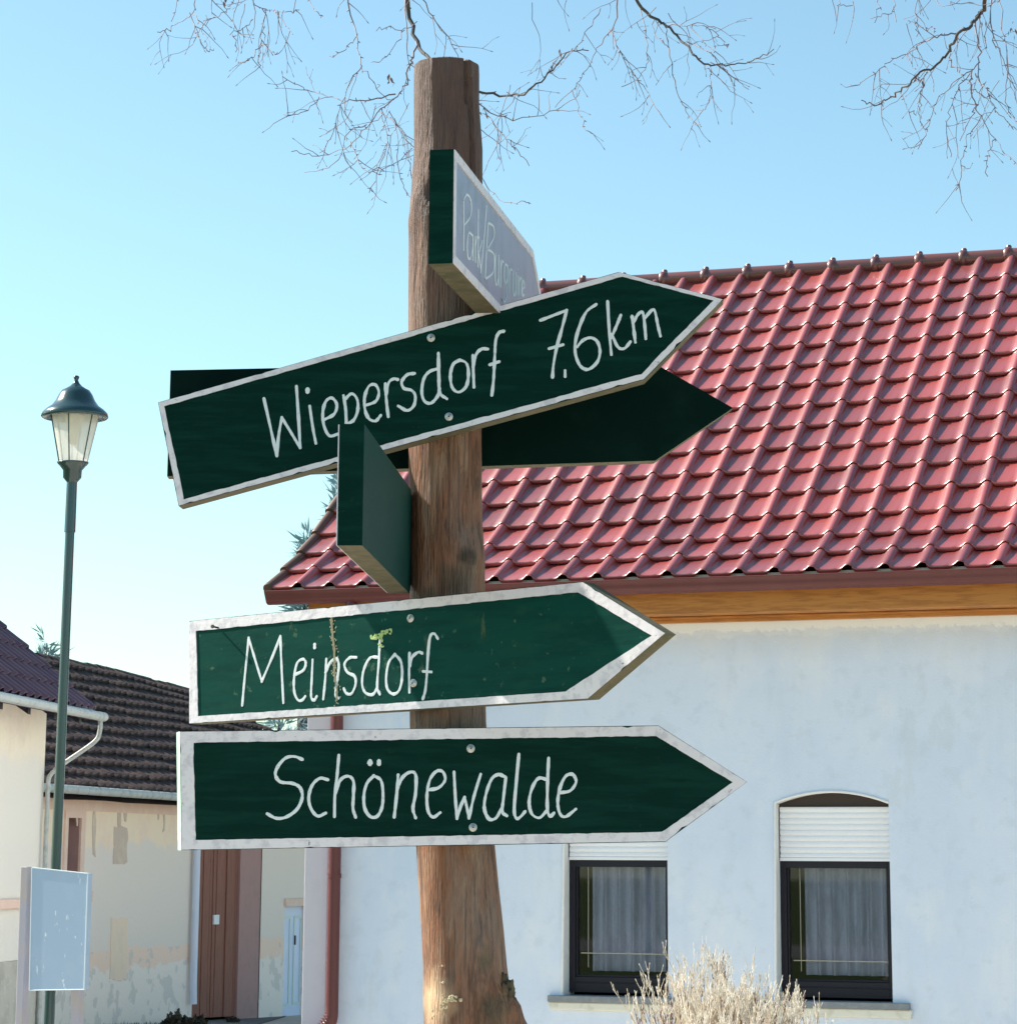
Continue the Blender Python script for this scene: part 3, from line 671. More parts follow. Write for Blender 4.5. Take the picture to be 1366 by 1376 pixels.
# --- boards
def axis_at(py): return pc(py)[0]
def board(name_label, plane_p, nf, outer, inner, thick, strokes, screws, m_face, m_edge, rough_left=None, sw=.0075, m_letter=None, left_mat=None):
    """nf: unit normal of the front face (towards the viewer). outer/inner: pixels traced on that plane."""
    O = [on_plane(x, y, plane_p, nf) for x, y in outer]
    mb = MB()
    d = -nf*thick; n = len(O); Pb = [p+d for p in O]
    nn = V((0, 0, 0))
    for i in range(n): nn += (O[i]-O[0]).cross(O[(i+1) % n]-O[0])
    ordr = list(range(n)) if nn.dot(nf) > 0 else list(reversed(range(n)))
    mb.cur = 0; mb.face([O[i] for i in ordr]); mb.face([Pb[i] for i in reversed(ordr)])
    mb.cur = 1
    for i in range(n):
        j = (i+1) % n; q = [O[i], Pb[i], Pb[j], O[j]]
        if nn.dot(nf) < 0: q.reverse()
        mb.cur = 2 if (i == n-1 and left_mat) else 1
        mb.face(q)
    bo_ = mb.build('sign_board', [M[m_face], M[m_edge], M[left_mat or m_edge]], signpost, bevel=.0025, label=name_label)
    if inner:
        I = [on_plane(x, y, plane_p, nf) for x, y in inner]
        br = MB(); m_ = 26
        # subdivided ring with slightly uneven inner edge
        rng = random.Random(len(name_label)+int(outer[0][0]))
        k_ = len(O); t1 = nf*.0022
        ro, ri = [], []
        for i in range(k_):
            L_ = (O[(i+1) % k_]-O[i]).length; m_ = max(4, int(L_/.012))
            for s_ in range(m_):
                t = s_/m_
                po = O[i].lerp(O[(i+1) % k_], t); pi = I[i].lerp(I[(i+1) % k_], t)
                w_ = (po-pi).normalized()
                e = .0012*noise.noise(po*30)+.0007*rng.uniform(-1, 1)
                eo = .0008*noise.noise(po*45+V((5, 0, 0)))
                # worn paint: the outer edge is chipped back here and there
                c_ = noise.noise(po*75+V((9, 3, 0)))
                chip = .0035*max(0, c_-.38)/.3
                ro.append(po-w_*(.0012+abs(eo)+chip)+t1*.9); ri.append(pi+w_*e*1.0+t1)
        N_ = len(ro)
        br.add(ro+ri+[p-t1*1.1 for p in ro]+[p-t1*1.1 for p in ri],
               [(i, (i+1) % N_, N_+(i+1) % N_, N_+i) for i in range(N_)] +
               [(i, 2*N_+i, 2*N_+(i+1) % N_, (i+1) % N_) for i in range(N_)] +
               [(N_+i, N_+(i+1) % N_, 3*N_+(i+1) % N_, 3*N_+i) for i in range(N_)], False)
        br.build('border', M['white_paint'], bo_)
    if strokes:
        lt = MB(); up = nf
        for st_ in strokes:
            pts = [on_plane(x, y, plane_p, nf) for x, y in st_]
            if len(pts) == 1: pts = [pts[0]-UP*.002, pts[0]+UP*.0022]; wmul = 1.5
            else: pts = spline(pts, 7); wmul = 1
            P = []; mcount = len(pts); ph = random.uniform(0, 50)
            # round start and end caps
            def sect(p, t, w_):
                s_ = t.cross(up).normalized()
                return [p+s_*w_-up*.0005, p+s_*w_*.8+up*.0008, p+up*.0010, p-s_*w_*.8+up*.0008, p-s_*w_-up*.0005]
            secs = []
            ww = sw/2*wmul
            t0 = (pts[1]-pts[0]).normalized(); t9 = (pts[-1]-pts[-2]).normalized()
            for a_ in (75, 45, 20): secs.append(sect(pts[0]-t0*ww*math.sin(R(a_)), t0, ww*math.cos(R(a_))))
            for i in range(mcount):
                t = (pts[min(i+1, mcount-1)]-pts[max(i-1, 0)]).normalized()
                secs.append(sect(pts[i], t, ww*(1+.38*noise.noise(V((i*.30, ph, 0)))+.16*noise.noise(V((i*1.3, ph, 7))))))
            for a_ in (20, 45, 75): secs.append(sect(pts[-1]+t9*ww*math.sin(R(a_)), t9, ww*math.cos(R(a_))))
            for q in secs: P += q
            lt.add(P, [(i*5+j, i*5+j+1, (i+1)*5+j+1, (i+1)*5+j) for i in range(len(secs)-1) for j in range(4)], False)
        lt.build('lettering', M[m_letter or 'letter'], bo_)
    for (x, y) in screws:
        c = on_plane(x, y, plane_p, nf)+nf*.001
        w = MB(); w.cur = 0
        w.lathe(c, [(.0095, 0), (.0095, .0015), (.0088, .0022), (.0048, .0024), (.0044, .0042), (.002, .0046)], 20, nf)
        w.cur = 1; w.lathe(c, [(.0021, .0047), (.0001, .0044)], 6, nf, smooth=False)
        w.build('screw', [M['zinc'], M['rust_hole']], bo_)
    return bo_

def T(pts, ox, oy, k): return [[(ox+x/k, oy+y/k) for x, y in s_] for s_ in pts]
def face_plane(py, gamma, thick, extra=0.0):
    """a vertical board on the front of the post; gamma: how far its right end swings towards the viewer"""
    nf = V((-math.sin(gamma), -math.cos(gamma), 0)); a, r = pc(py)
    return a+nf*(r+thick+extra), nf

# lowest board
sch = T([[(635,275),(600,262),(560,268),(525,305),(512,345),(535,378),(590,385),(625,405),(635,450),(610,505),(560,540),(515,545),(475,525)],
 [(752,368),(715,362),(680,395),(665,450),(675,500),(705,535),(742,522)],
 [(803,257),(795,350),(785,440),(783,537)], [(788,430),(810,370),(845,352),(870,375),(870,440),(868,500),(880,540)],
 [(946,290)], [(987,290)], [(963,350),(932,385),(918,440),(922,500),(948,538),(980,535),(1002,490),(1005,420),(995,370),(963,350)],
 [(1075,347),(1068,440),(1057,540)], [(1070,420),(1090,365),(1125,335),(1155,345),(1155,430),(1143,500),(1155,543)],
 [(1212,415),(1260,405),(1290,370),(1280,332),(1250,330),(1220,370),(1207,440),(1212,510),(1235,540),(1267,520)]], 220, 940, 3.415)
sch += T([[(32,318),(38,430),(45,520)], [(45,520),(60,470),(78,428)], [(78,428),(90,480),(97,518)], [(97,518),(120,420),(148,328)],
 [(255,338),(225,328),(195,350),(170,420),(165,480),(185,522),(215,518),(240,475)], [(258,342),(248,430),(243,490),(262,508)],
 [(315,240),(305,350),(295,480),(305,520),(325,510),(342,490)],
 [(445,257),(440,380),(440,480),(452,510),(468,497)], [(438,350),(400,345),(372,390),(360,450),(372,500),(405,517),(438,485)],
 [(495,408),(540,398),(565,360),(550,328),(520,335),(495,385),(485,450),(495,500),(520,512),(563,480)]], 600, 940, 3.252)
pp, nf = face_plane(1060, R(-14), .055)
board('lowest board, lettered Schönewalde, with a chipped white border', pp, nf,
      [(241.5, 983), (884.4, 975), (1003.4, 1051), (893.7, 1131.5), (243.4, 1142.6)],
      [(259.5, 998), (881.4, 989.2), (983.8, 1051.3), (889, 1118.4), (262.5, 1129)], .055, sch, [(632, 1006), (635, 1112)], 'green', 'board_edge', left_mat='mint')
# middle board, sunlit
mei = T([[(353,693),(365,560),(385,360)], [(385,360),(415,460),(450,575)], [(450,575),(495,470),(542,352)], [(542,352),(548,500),(557,680)],
 [(612,543),(655,520),(668,485),(655,465),(625,485),(610,560),(612,630),(630,668),(650,668),(665,650)],
 [(712,400)], [(702,470),(698,560),(695,650),(710,668),(722,650)],
 [(770,465),(765,560),(755,662)], [(766,530),(790,480),(820,462),(832,500),(822,580),(815,640),(830,658)],
 [(918,456),(885,458),(860,490),(875,530),(910,550),(915,590),(895,635),(870,635),(857,612)],
 [(1035,370),(1030,480),(1022,600),(1035,638)], [(1025,455),(985,460),(955,520),(948,590),(965,632),(1000,640),(1023,605)],
 [(1110,440),(1080,480),(1067,550),(1072,610),(1100,638),(1130,620),(1145,560),(1140,480),(1110,440)],
 [(1182,435),(1180,530),(1182,628)], [(1183,500),(1195,455),(1225,430),(1245,435)],
 [(1322,362),(1305,338),(1285,350),(1275,420),(1268,540),(1260,620),(1248,662)], [(1250,525),(1290,528)]], 230, 760, 3.692)
pp, nf = face_plane(870, R(35), .045)
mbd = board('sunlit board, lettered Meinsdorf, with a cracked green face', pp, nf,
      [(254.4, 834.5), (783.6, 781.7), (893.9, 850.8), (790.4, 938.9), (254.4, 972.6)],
      [(263.9, 848), (776.8, 795.8), (875.7, 854.3), (760.5, 929.4), (266.6, 962.6)], .042, mei, [(552, 831), (556, 918)], 'green_worn_sunlit', 'board_edge')
# details on the sunlit board: a crack of bare wood, splintered scar, a bent nail
dt = MB(); random.seed(8)
cx = [(446, 831), (447, 850), (449.5, 872), (450, 890), (450, 905), (453, 925), (453, 942)]
Q = spline([on_plane(x, y, pp, nf) for x, y in cx], 8)
wd = MB(); P = []
for i, q in enumerate(Q):
    w_ = .0042*(1+.8*noise.noise(V((i*.6, 0, 4))))
    P += [q+V((w_, 0, 0))*.8+nf*.0006, q+nf*.0016, q-V((w_, 0, 0))*.8+nf*.0006]
wd.add(P, [(i*3+j, i*3+j+1, (i+1)*3+j+1, (i+1)*3+j) for i in range(len(Q)-1) for j in range(2)])
for _ in range(110):
    q = random.choice(Q)+V((random.gauss(0, .006), 0, random.gauss(0, .01))); q = q-nf*(q-pp).dot(nf)
    blob(wd, q, .0015, .001, .002, .3, 5, 3)
wd.build('flaked_crack', M['lichen'], mbd)
M['moss'] = mat('pale_yellow_moss', (.42, .55, .22), .9)
ms = MB()
for _ in range(90):
    t = random.random(); x_ = 497+29*t+random.gauss(0, 2.0); y_ = 856-9*t+4*(1-t)*math.sin(t*6)+random.gauss(0, 1.5)
    if random.random() < .25: x_, y_ = 512+random.gauss(0, 1.5), 852+random.uniform(0, 18)
    q = on_plane(x_, y_, pp, nf)
    blob(ms, q, random.uniform(.0015, .004), .0025, random.uniform(.0015, .003), .3, 6, 4)
ms.build('moss_tuft', M['moss'], mbd)
nl = MB(); q = on_plane(294, 844, pp, nf)
nl.tube([q-nf*.002, q+nf*.022+UP*.002], .0022, 8); nl.tube([q+nf*.021+UP*.002, q+nf*.024+UP*.002], .0045, 10)
nl.build('nail', M['rust_hole'], mbd)

# upper tilted board
wie = T([[(528,668),(560,810),(587,930)], [(587,930),(595,840),(610,755)], [(610,755),(650,820),(694,893)], [(694,893),(688,780),(677,612)],
 [(728,631)], [(738,703),(752,800),(766,872)],
 [(803,765),(850,738),(862,695),(840,665),(812,680),(798,730),(803,790),(828,838),(868,830)],
 [(893,655),(903,720),(908,830),(918,900)], [(898,672),(930,645),(955,670),(958,720),(940,765),(908,785)],
 [(990,700),(1040,680),(1055,640),(1040,605),(1010,610),(990,660),(992,720),(1010,760),(1040,770),(1063,745)],
 [(1085,600),(1090,680),(1098,750)], [(1088,650),(1100,595),(1122,577),(1142,580)],
 [(1218,552),(1185,558),(1160,590),(1170,620),(1205,630),(1222,655),(1215,700),(1185,722),(1145,702)],
 [(1328,460),(1330,560),(1335,640),(1366,668)], [(1325,530),(1285,545),(1260,580),(1252,640),(1265,680),(1295,688),(1325,655),(1333,620)]], 200, 340, 3.415)
wie += T([[(60,490),(30,510),(17,560),(25,615),(55,638),(90,610),(100,550),(90,505),(60,490)],
 [(120,470),(122,540),(125,615)], [(122,520),(135,465),(160,440),(188,440)],
 [(262,358),(240,365),(225,400),(220,480),(215,580),(207,652)], [(198,512),(240,498)],
 [(430,308),(490,285),(550,262)], [(550,262),(530,340),(505,430),(490,510),(485,570)], [(470,438),(533,420)], [(543,540),(543,566)],
 [(685,235),(640,270),(608,340),(590,410),(592,470),(615,520),(650,533),(690,500),(703,450),(690,405),(660,388),(625,400),(598,430)],
 [(738,222),(745,350),(755,465)], [(798,285),(780,330),(755,388)], [(757,372),(785,430),(815,437),(842,407)],
 [(850,290),(858,350),(865,408)], [(854,320),(880,278),(900,275),(908,330),(913,392)], [(907,300),(940,262),(955,268),(968,330),(980,380)]], 600, 340, 3.415)
pp, nf = face_plane(510, R(3), .060)
board('steeply tilted board, lettered Wiepersdorf 7.6 km', pp, nf,
      [(212.3, 540.6), (831.3, 365.2), (971.9, 402), (865, 510), (240, 680)],
      [(220.5, 545.8), (835.7, 371.6), (957.8, 403.8), (861.5, 502.3), (247.2, 671)], .060, wie, [(579, 454), (603, 560)], 'green', 'board_edge')

# board behind the post, seen from its unlettered back
a, r = pc(560); nb = V((.03, -1, 0)).normalized()
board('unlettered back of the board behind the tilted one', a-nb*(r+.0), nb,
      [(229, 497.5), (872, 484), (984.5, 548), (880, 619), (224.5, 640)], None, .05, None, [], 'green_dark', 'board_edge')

# end-on boards
def endboard(label, X0, Y0, dirv, zt_, zb_, L_, tip, thick, face_right, mface, mother, strokes=None):
    """a board seen end on; its right face passes through (X0, Y0)"""
    dv = V((dirv[0], dirv[1], 0)).normalized(); rt = V((dv.y, -dv.x, 0))      # to the right of travel
    zm = (zt_+zb_)/2; p0 = V((X0, Y0, 0))
    prof = [(0, zb_), (L_, zb_), (L_+tip, zm), (L_, zt_), (0, zt_)]
    O = [p0+dv*s_+UP*z_ for s_, z_ in prof]; I_ = [q-rt*thick for q in O]
    mb = MB(); mb.cur = 0; mb.face(O); mb.cur = 1; mb.face(list(reversed(I_)))
    n = len(O)
    for i in range(n):
        mb.cur = 3 if i < 2 else 2
        mb.face([O[i], I_[i], I_[(i+1) % n], O[(i+1) % n]])
    return mb.build('sign_board', [M[mface], M[mother], M['green'], M['board_edge']], signpost, bevel=.003, label=label), O, dv, rt
def ring(bo_, O, nrm, wd_, nm='border'):
    cen = sum(O, V((0, 0, 0)))/len(O)
    def ins(poly, d):
        n = len(poly); out = []
        for i in range(n):
            a_, b_, c_ = poly[i-1], poly[i], poly[(i+1) % n]
            e1 = (b_-a_).normalized(); e2 = (c_-b_).normalized(); n1 = nrm.cross(e1); n2 = nrm.cross(e2)
            if n1.dot(cen-b_) < 0: n1 = -n1
            if n2.dot(cen-b_) < 0: n2 = -n2
            h = n1+n2; h = h/max(1e-6, h.dot(n1)); out.append(b_+h*d)
        return out
    A_ = ins(O, .001); B_ = ins(O, wd_); n = len(O); t_ = nrm*.0025
    m = MB(); m.add([p+t_ for p in A_]+[p+t_ for p in B_]+[p-t_*.5 for p in A_]+[p-t_*.5 for p in B_],
        [(i, (i+1) % n, n+(i+1) % n, n+i) for i in range(n)]+[(i, 2*n+i, 2*n+(i+1) % n, (i+1) % n) for i in range(n)]+[(n+i, n+(i+1) % n, 3*n+(i+1) % n, 3*n+i) for i in range(n)])
    m.build(nm, M['white_paint'], bo_)
# top one: lettered face on the right, points away
YA = 5.62
pA = at_y(609, 270, YA); zA1 = at_y(611, 200, YA).z; zA0 = at_y(607.5, 353.5, YA).z
bA, OA, dA, rA = endboard('topmost board seen nearly end on, lettered Park/Burgruine', pA.x, YA, (.178, .984), zA1, zA0, .98, .17, .052, True, 'green_glare', 'green')
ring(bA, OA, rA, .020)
def projA(x, y): return on_plane(x, y, OA[0], rA)
pk = T([[(352,722),(353,840),(352,955)], [(352,722),(368,692),(386,722),(385,790),(355,835)],
 [(393,880),(377,870),(369,920),(372,980),(385,985),(394,940)], [(395,878),(396,1000)],
 [(406,885),(407,1010)], [(407,930),(415,888),(424,892)],
 [(420,760),(419,900),(419,1030)], [(440,905),(421,965)], [(421,965),(434,1045)],
 [(458,745),(446,900),(431,1060)],
 [(466,822),(458,950),(452,1082)], [(466,822),(490,840),(492,890),(463,945)], [(463,945),(492,970),(489,1050),(452,1084)],
 [(499,965),(498,1080),(505,1110),(513,1080)], [(514,972),(514,1115)],
 [(523,995),(523,1125)], [(523,1040),(530,1002),(537,1005)],
 [(554,1020),(543,1018),(540,1070),(546,1105),(554,1085)], [(555,1020),(553,1150),(543,1188),(530,1180)],
 [(563,1035),(563,1150)], [(563,1070),(570,1038),(576,1042)],
 [(581,1045),(581,1140),(587,1160),(593,1140)], [(594,1052),(594,1165)],
 [(602,1066),(602,1160)], [(602,1040)],
 [(609,1072),(609,1160)], [(609,1100),(615,1078),(620,1092),(620,1165)],
 [(624,1130),(633,1118),(631,1095),(626,1092),(623,1130),(626,1160),(633,1155)]], 520, 60, 3.442)
lt = MB()
for st_ in pk:
    pts = [projA(x, y) for x, y in st_]
    pts = spline(pts, 6) if len(pts) > 1 else [pts[0]-UP*.003, pts[0]+UP*.003]
    P = []
    for i in range(len(pts)):
        t = (pts[min(i+1, len(pts)-1)]-pts[max(i-1, 0)]).normalized(); s_ = t.cross(rA).normalized()
        P += [pts[i]+s_*.0030+rA*.0004, pts[i]+rA*.0018, pts[i]-s_*.0030+rA*.0004]
    lt.add(P, [(i*3+j, i*3+j+1, (i+1)*3+j+1, (i+1)*3+j) for i in range(len(pts)-1) for j in range(2)])
lt.build('lettering', M['letter'], bA)
# middle one: green back on the right, lettered face (border) on the left
YB = 5.30
pB = at_y(488, 650, YB); zB1 = at_y(488.5, 569.4, YB).z; zB0 = at_y(486.5, 733, YB).z
bB, OB, dB, rB = endboard('board seen end on in front of the post', pB.x, YB, (.062, .998), zB1, zB0, .95, .16, .0485, False, 'green_side', 'green')
ring(bB, [p-rB*.0485 for p in OB], -rB, .02)

# ------------------------------------------------------------------ street lamp
LY = 18.0
lt_ = at_y(97, 642, LY); lb_ = at_y(66, 1376, LY)
ldir = (lt_-lb_).normalized(); lbase = lb_-ldir*(lb_.z/ldir.z)
lamp = thing('street_lamp', lbase, 'tall green street lamp with a bell-shaped lantern hood', 'street lamp')
k = (lt_-CAM).dot(FW)/FPX     # metres per pixel there
mb = MB(); 
mb.tube([lbase, lbase+ldir*.9], .052, 18); mb.tube([lbase+ldir*.9, lbase+ldir*1.0], [.052, .034], 18)
mb.tube([lbase+ldir*.98, lt_-ldir*.35], [.034, .030], 18); mb.tube([lt_-ldir*.36, lt_-ldir*.34, lt_], [.036, .036, .034], 18)
mb.build('pole', M['lamp_metal'], lamp)
c = lt_; ax = ldir
mb = MB(); mb.lathe(c, [(.034, -.03), (.06, 0), (.062, 10*k), (.085, 16*k), (.10, 19*k), (.105, 21*k), (.0, 21*k)], 28, ax)
mb.build('lantern_base', M['lamp_metal'], lamp)
# glass body, six sided feel with four ribs
z0, z1 = 17*k, 87*k
mb = MB(); mb.lathe(c, [(.088, z0), (.160, z1)], 32, ax)
lg = mb.build('lantern_glass', M['lamp_glass'], lamp)
mb = MB(); u = ax.orthogonal().normalized(); w = ax.cross(u)
for i in range(6):
    a = R(24+60*i); d = V((math.cos(a), math.sin(a), 0)); d = (d-ax*d.dot(ax)).normalized()
    mb.tube([c+ax*z0+d*.090, c+ax*z1+d*.163], .0045, 6)
mb.build('lantern_rib', M['lamp_metal'], lamp)
mb = MB(); mb.lathe(c, [(.0, z1-2*k), (.165, z1-2*k), (.212, z1-6*k), (.222, z1-4*k), (.215, z1+1*k), (.190, z1+6*k), (.155, z1+11*k), (.130, z1+18*k), (.112, z1+26*k), (.092, z1+32*k), (.062, z1+35*k), (.060, z1+35.5*k), (.056, z1+36*k), (.040, z1+38*k), (.022, z1+42*k), (.012, z1+46*k), (.016, z1+48*k), (.020, z1+50.5*k), (.014, z1+52*k), (.0, z1+53*k)], 36, ax)
mb.build('lantern_hood', M['lamp_metal'], lamp)
mb = MB(); mb.lathe(c, [(.0, z1-42*k), (.026, z1-42*k), (.028, z1-18*k), (.06, z1-9*k), (.07, z1-3*k)], 18, ax)
mb.build('bulb', M['bulb'], lamp)

# ------------------------------------------------------------------ blank panel on posts
BY = 16.2
bc = at_y(78, 1250, BY); kb = (bc-CAM).dot(FW)/FPX
brd = thing('notice_board', (bc.x, bc.y, 0), 'blank blue-grey notice panel on two posts below the street lamp', 'notice board')
ang = R(24); bw = V((math.cos(ang), math.sin(ang)*-1, 0)); bn = V((-math.sin(ang), -math.cos(ang), 0))
def Bp(px, py, off=0):
    return on_plane(px, py, bc+bn*off, bn)
mb = MB(); mb.prism([Bp(43, 1166), Bp(118, 1174), Bp(113, 1330), Bp(39.5, 1331)], -bn*.05)
pn = mb.build('panel', M['panel'], brd, bevel=.003)
mb = MB(); fr_ = [Bp(43, 1166), Bp(118, 1174), Bp(113, 1330), Bp(39.5, 1331)]
for i in range(4):
    mb.tube([fr_[i], fr_[(i+1) % 4]], .0035, 6)
mb.build('panel_trim', M['panel_edge'], brd)
mb = MB(); q = Bp(36.5, 1165, -.045); q2 = Bp(29, 1376, -.045); dn = (q2-q).normalized()
bt = q+dn*((q.z+.0)/-dn.z)
mb.prism([q-bw*.024-bn*.03, q+bw*.024-bn*.03, q+bw*.024+bn*.03, q-bw*.024+bn*.03], bt-q)
mb.build('post', M['post_grey'], brd, bevel=.004)
mb = MB(); q = Bp(106, 1190, -.085); q2 = Bp(103.5, 1376, -.085); dn = (q2-q).normalized(); bt = q+dn*(q.z/-dn.z)
mb.prism([q-bw*.026-bn*.03, q+bw*.026-bn*.03, q+bw*.026+bn*.03, q-bw*.026+bn*.03], bt-q)
mb.build('post', M['post_grey'], brd, bevel=.004)

# ------------------------------------------------------------------ barn
BD = V((.2535, .9673, 0)).normalized(); BN = V((BD.y, -BD.x, 0))     # wall direction, outward normal (to the right)
BO = V((-6.06, 36, 0))
def Bq(s, o, z): return BO+BD*s+BN*o+UP*z
def bs(px, py=1200, off=0):
    p = on_plane(px, py, BO+BN*off, BN)-BO; return p.dot(BD), p.z
barn = thing('barn', Bq(5, -2, 0), 'old barn with a sagging dark tiled roof and patched cream walls', 'barn')
zEv = bs(160, 1058, .0)[1]
BL0, BL1 = -5.0, 15.2
sg0, sg1 = bs(262)[0], bs(323)[0]; sg2 = bs(351)[0]; sdo0, sdo1 = bs(383)[0], bs(411)[0]
zg = zEv-.45
wb = MB()
def bq(sa, sb, za, zb, o=0): wb.face([Bq(sa, o, za), Bq(sb, o, za), Bq(sb, o, zb), Bq(sa, o, zb)])
so0 = bs(86)[0]; so1 = bs(103.5)[0]; zo1 = bs(95, 1099)[1]; zo0 = zo1-.95
zdt = bs(397, 1216)[1]
bq(BL0, so0, -.5, zEv); bq(so0, so1, -.5, zo0); bq(so0, so1, zo1, zEv); bq(so1, sg0, -.5, zEv)
bq(sg0, sg2, zg, zEv); bq(sg2, sdo0, -.5, zEv); bq(sdo0, sdo1, zdt, zEv); bq(sdo1, BL1, -.5, zEv)
# reveals
for (a, b, zb_, zt_, dpt) in ((so0, so1, zo0, zo1, .3), (sdo0, sdo1, -.5, zdt, .22)):
    wb.face([Bq(a, 0, zb_), Bq(a, 0, zt_), Bq(a, -dpt, zt_), Bq(a, -dpt, zb_)]); wb.face([Bq(b, 0, zb_), Bq(b, -dpt, zb_), Bq(b, -dpt, zt_), Bq(b, 0, zt_)])
    wb.face([Bq(a, 0, zt_), Bq(b, 0, zt_), Bq(b, -dpt, zt_), Bq(a, -dpt, zt_)])
RISE, RUN = 2.0, 3.5
for s_ in (BL0, BL1):
    wb.face([Bq(s_, 0, -.5), Bq(s_, 0, zEv), Bq(s_, -RUN, zEv+RISE-.1), Bq(s_, -2*RUN, zEv), Bq(s_, -2*RUN, -.5)])
wb.face([Bq(BL0, -2*RUN, -.5), Bq(BL1, -2*RUN, -.5), Bq(BL1, -2*RUN, zEv), Bq(BL0, -2*RUN, zEv)])
wb.build('wall', M['barn_wall'], barn)
# painted band, repaired patches (thin coats of render)
pb_ = MB(); pb_.prism([Bq(BL0, .001, zEv-.36), Bq(sg0-.25, .001, zEv-.34), Bq(sg0-.25, .001, zEv-.02), Bq(BL0, .001, zEv-.02)], BN*.012)
pb_.build('painted_band', M['pink_band'], barn)
def wobble_patch(name, px, m):
    c_ = [V((*bs(x, y), 0)) for x, y in px]; P = []
    n = len(c_)
    for i in range(n):
        for k_ in range(6):
            q = c_[i].lerp(c_[(i+1) % n], k_/6); q = q+V((noise.noise(q*7)*.05, noise.noise(q*7+V((3, 3, 3)))*.05, 0)); P.append(Bq(q.x, .001, q.y))
    mb = MB(); mb.prism(P, BN*.008); mb.build(name, M[m], barn)
wobble_patch('render_patch', [(153, 1110), (171, 1112), (170, 1160), (151, 1161)], 'tan_patch')
wobble_patch('render_patch', [(149, 1234), (171, 1234), (169, 1318), (147, 1316)], 'cream_patch')
for (x, y0, y1, w_) in ((126, 1080, 1150, 4), (103, 1076, 1110, 2.5), (160, 1088, 1112, 4), (168, 1088, 1104, 3), (213, 1090, 1102, 2), (220, 1092, 1116, 2)):
    wobble_patch('damp_streak', [(x-w_/2, y0), (x+w_/2, y0), (x+w_/2, y1), (x-w_/2, y1)], 'tan_patch')
# window opening
wo = MB()
def wbx(mb, sa, sb, za, zb, o0, o1): mb.prism([Bq(sa, o0, za), Bq(sb, o0, za), Bq(sb, o0, zb), Bq(sa, o0, zb)], BN*(o1-o0))
wbx(wo, so0-.10, so0, zo0, zo1+.10, .001, .03); wbx(wo, so1, so1+.14, zo0, zo1+.10, .001, .03); wbx(wo, so0, so1, zo1, zo1+.10, .001, .03)
wf = wo.build('window', M['pink_band'], barn)
wo = MB(); wbx(wo, so0, so1, zo0, zo1, -.20, -.17); wo.build('shutter', M['frame_dark'], wf)
wo = MB(); wbx(wo, so1-.012, so1-.001, zo0, zo1, -.168, .0); wo.build('window_jamb', M['gate_side'], wf)
wo = MB(); wbx(wo, so0-.2, so1+.4, zo0-.14, zo0, .001, .06); wo.build('window_ledge', M['pink_band'], wf)
# sloping ledge further down the wall (salmon cornice stub seen beside the panel)
# gate: vertical boards set back
gm = MB(); x_ = sg0; i = 0; random.seed(11)
while x_ < sg1-.01:
    w_ = min(random.choice((.13, .16, .11, .15)), sg1-x_)
    d_ = random.uniform(-.01, .012)
    wbx(gm, x_+.004, x_+w_-.004, gz(BO.y+x_)+.06, zg, -.10, -.05+d_); x_ += w_
wbx(gm, sg0, sg1, 0, zg-.02, -.14, -.11)
gate = gm.build('gate', M['gate'], barn)
lm = MB(); s_, z_ = bs(289, 1236, -.05); wbx(lm, s_-.12, s_+.1, z_-.07, z_+.07, -.045, -.02); lm.build('lock_plate', M['reveal'], gate)
gm = MB(); wbx(gm, sg1, sg2-.001, -.4, zg, -.2, -.012); gm.build('gate_leaf', M['gate_side'], barn)
# door
dm = MB(); zd0 = gz(BO.y+sdo0)+.12
wbx(dm, sdo0, sdo1, zd0-.3, zdt-.001, -.2, -.06); door = dm.build('door', M['door_blue'], barn)
mid = (sdo0+sdo1)/2
dm = MB()
for (a, b) in ((sdo0+.05, mid-.08), (mid+.1, sdo1-.06)):
    for (za, zb) in ((zd0+.05, zd0+.09), (zdt-.22, zdt-.18)): wbx(dm, a, b, za, zb, -.059, -.045)
    for e in (a, b-.04): wbx(dm, e, e+.04, zd0+.09, zdt-.22, -.059, -.045)
dm.build('door_trim', M['door_trim'], door)
dm = MB(); dm.tube([Bq(mid+.12, -.04, zd0+1.0), Bq(mid+.12, -.04, zd0+1.15)], .02, 8); dm.build('door_handle', M['rust_hole'], door)
dm = MB(); wbx(dm, sdo0-.05, sdo1+.05, zdt-.02, zdt+.10, .001, .04); dm.build('door_lintel', M['pink_band'], barn)
# corner downpipe beside the gate
dm = MB(); sp = sg0-.18
dm.tube([Bq(sp, .10, zEv-.05), Bq(sp, .08, zEv-.3), Bq(sp, .08, .55+gz(41)), Bq(sp, .09, .25+gz(41))], .055, 12)
dm.build('downpipe', M['downpipe_zinc'], barn)
# roof
def sagz(v):
    s_ = (v-BO).dot(BD); t = max(0, min(1, ((BO-v).dot(BN))/RUN+.1))
    return -.10*t*math.sin((s_-BL0)/(BL1-BL0)*math.pi*2.2)+.03*noise.noise(V((v.x, v.y, 0))*.7)
random.seed(4)
br = MB(); ps = math.atan2(RISE, RUN); slope = math.hypot(RISE, RUN)+.35
u = (-BN*math.cos(ps)+UP*math.sin(ps)); nn_ = (BN*math.sin(ps)+UP*math.cos(ps))
o0 = Bq(BL0-.2, .3, zEv-.08)
PR2 = [(-.02, .01), (.1, 0), (.3, .0), (.5, .004), (.7, .02), (.85, .038), (1.0, .012)]
NB = 12; LB = slope/NB; Wb = .26; ncb = int((BL1-BL0+.5)/Wb)
tiles(br, o0, BD, None, Wb, LB, ncb, [(u, nn_)]*NB, PR2, lift=.062, thick=.055, jit=.014)
for i, v in enumerate(br.v):
    br.v[i] = v+UP*sagz(v)
broof = br.build('roof', M['barn_roof'], barn)
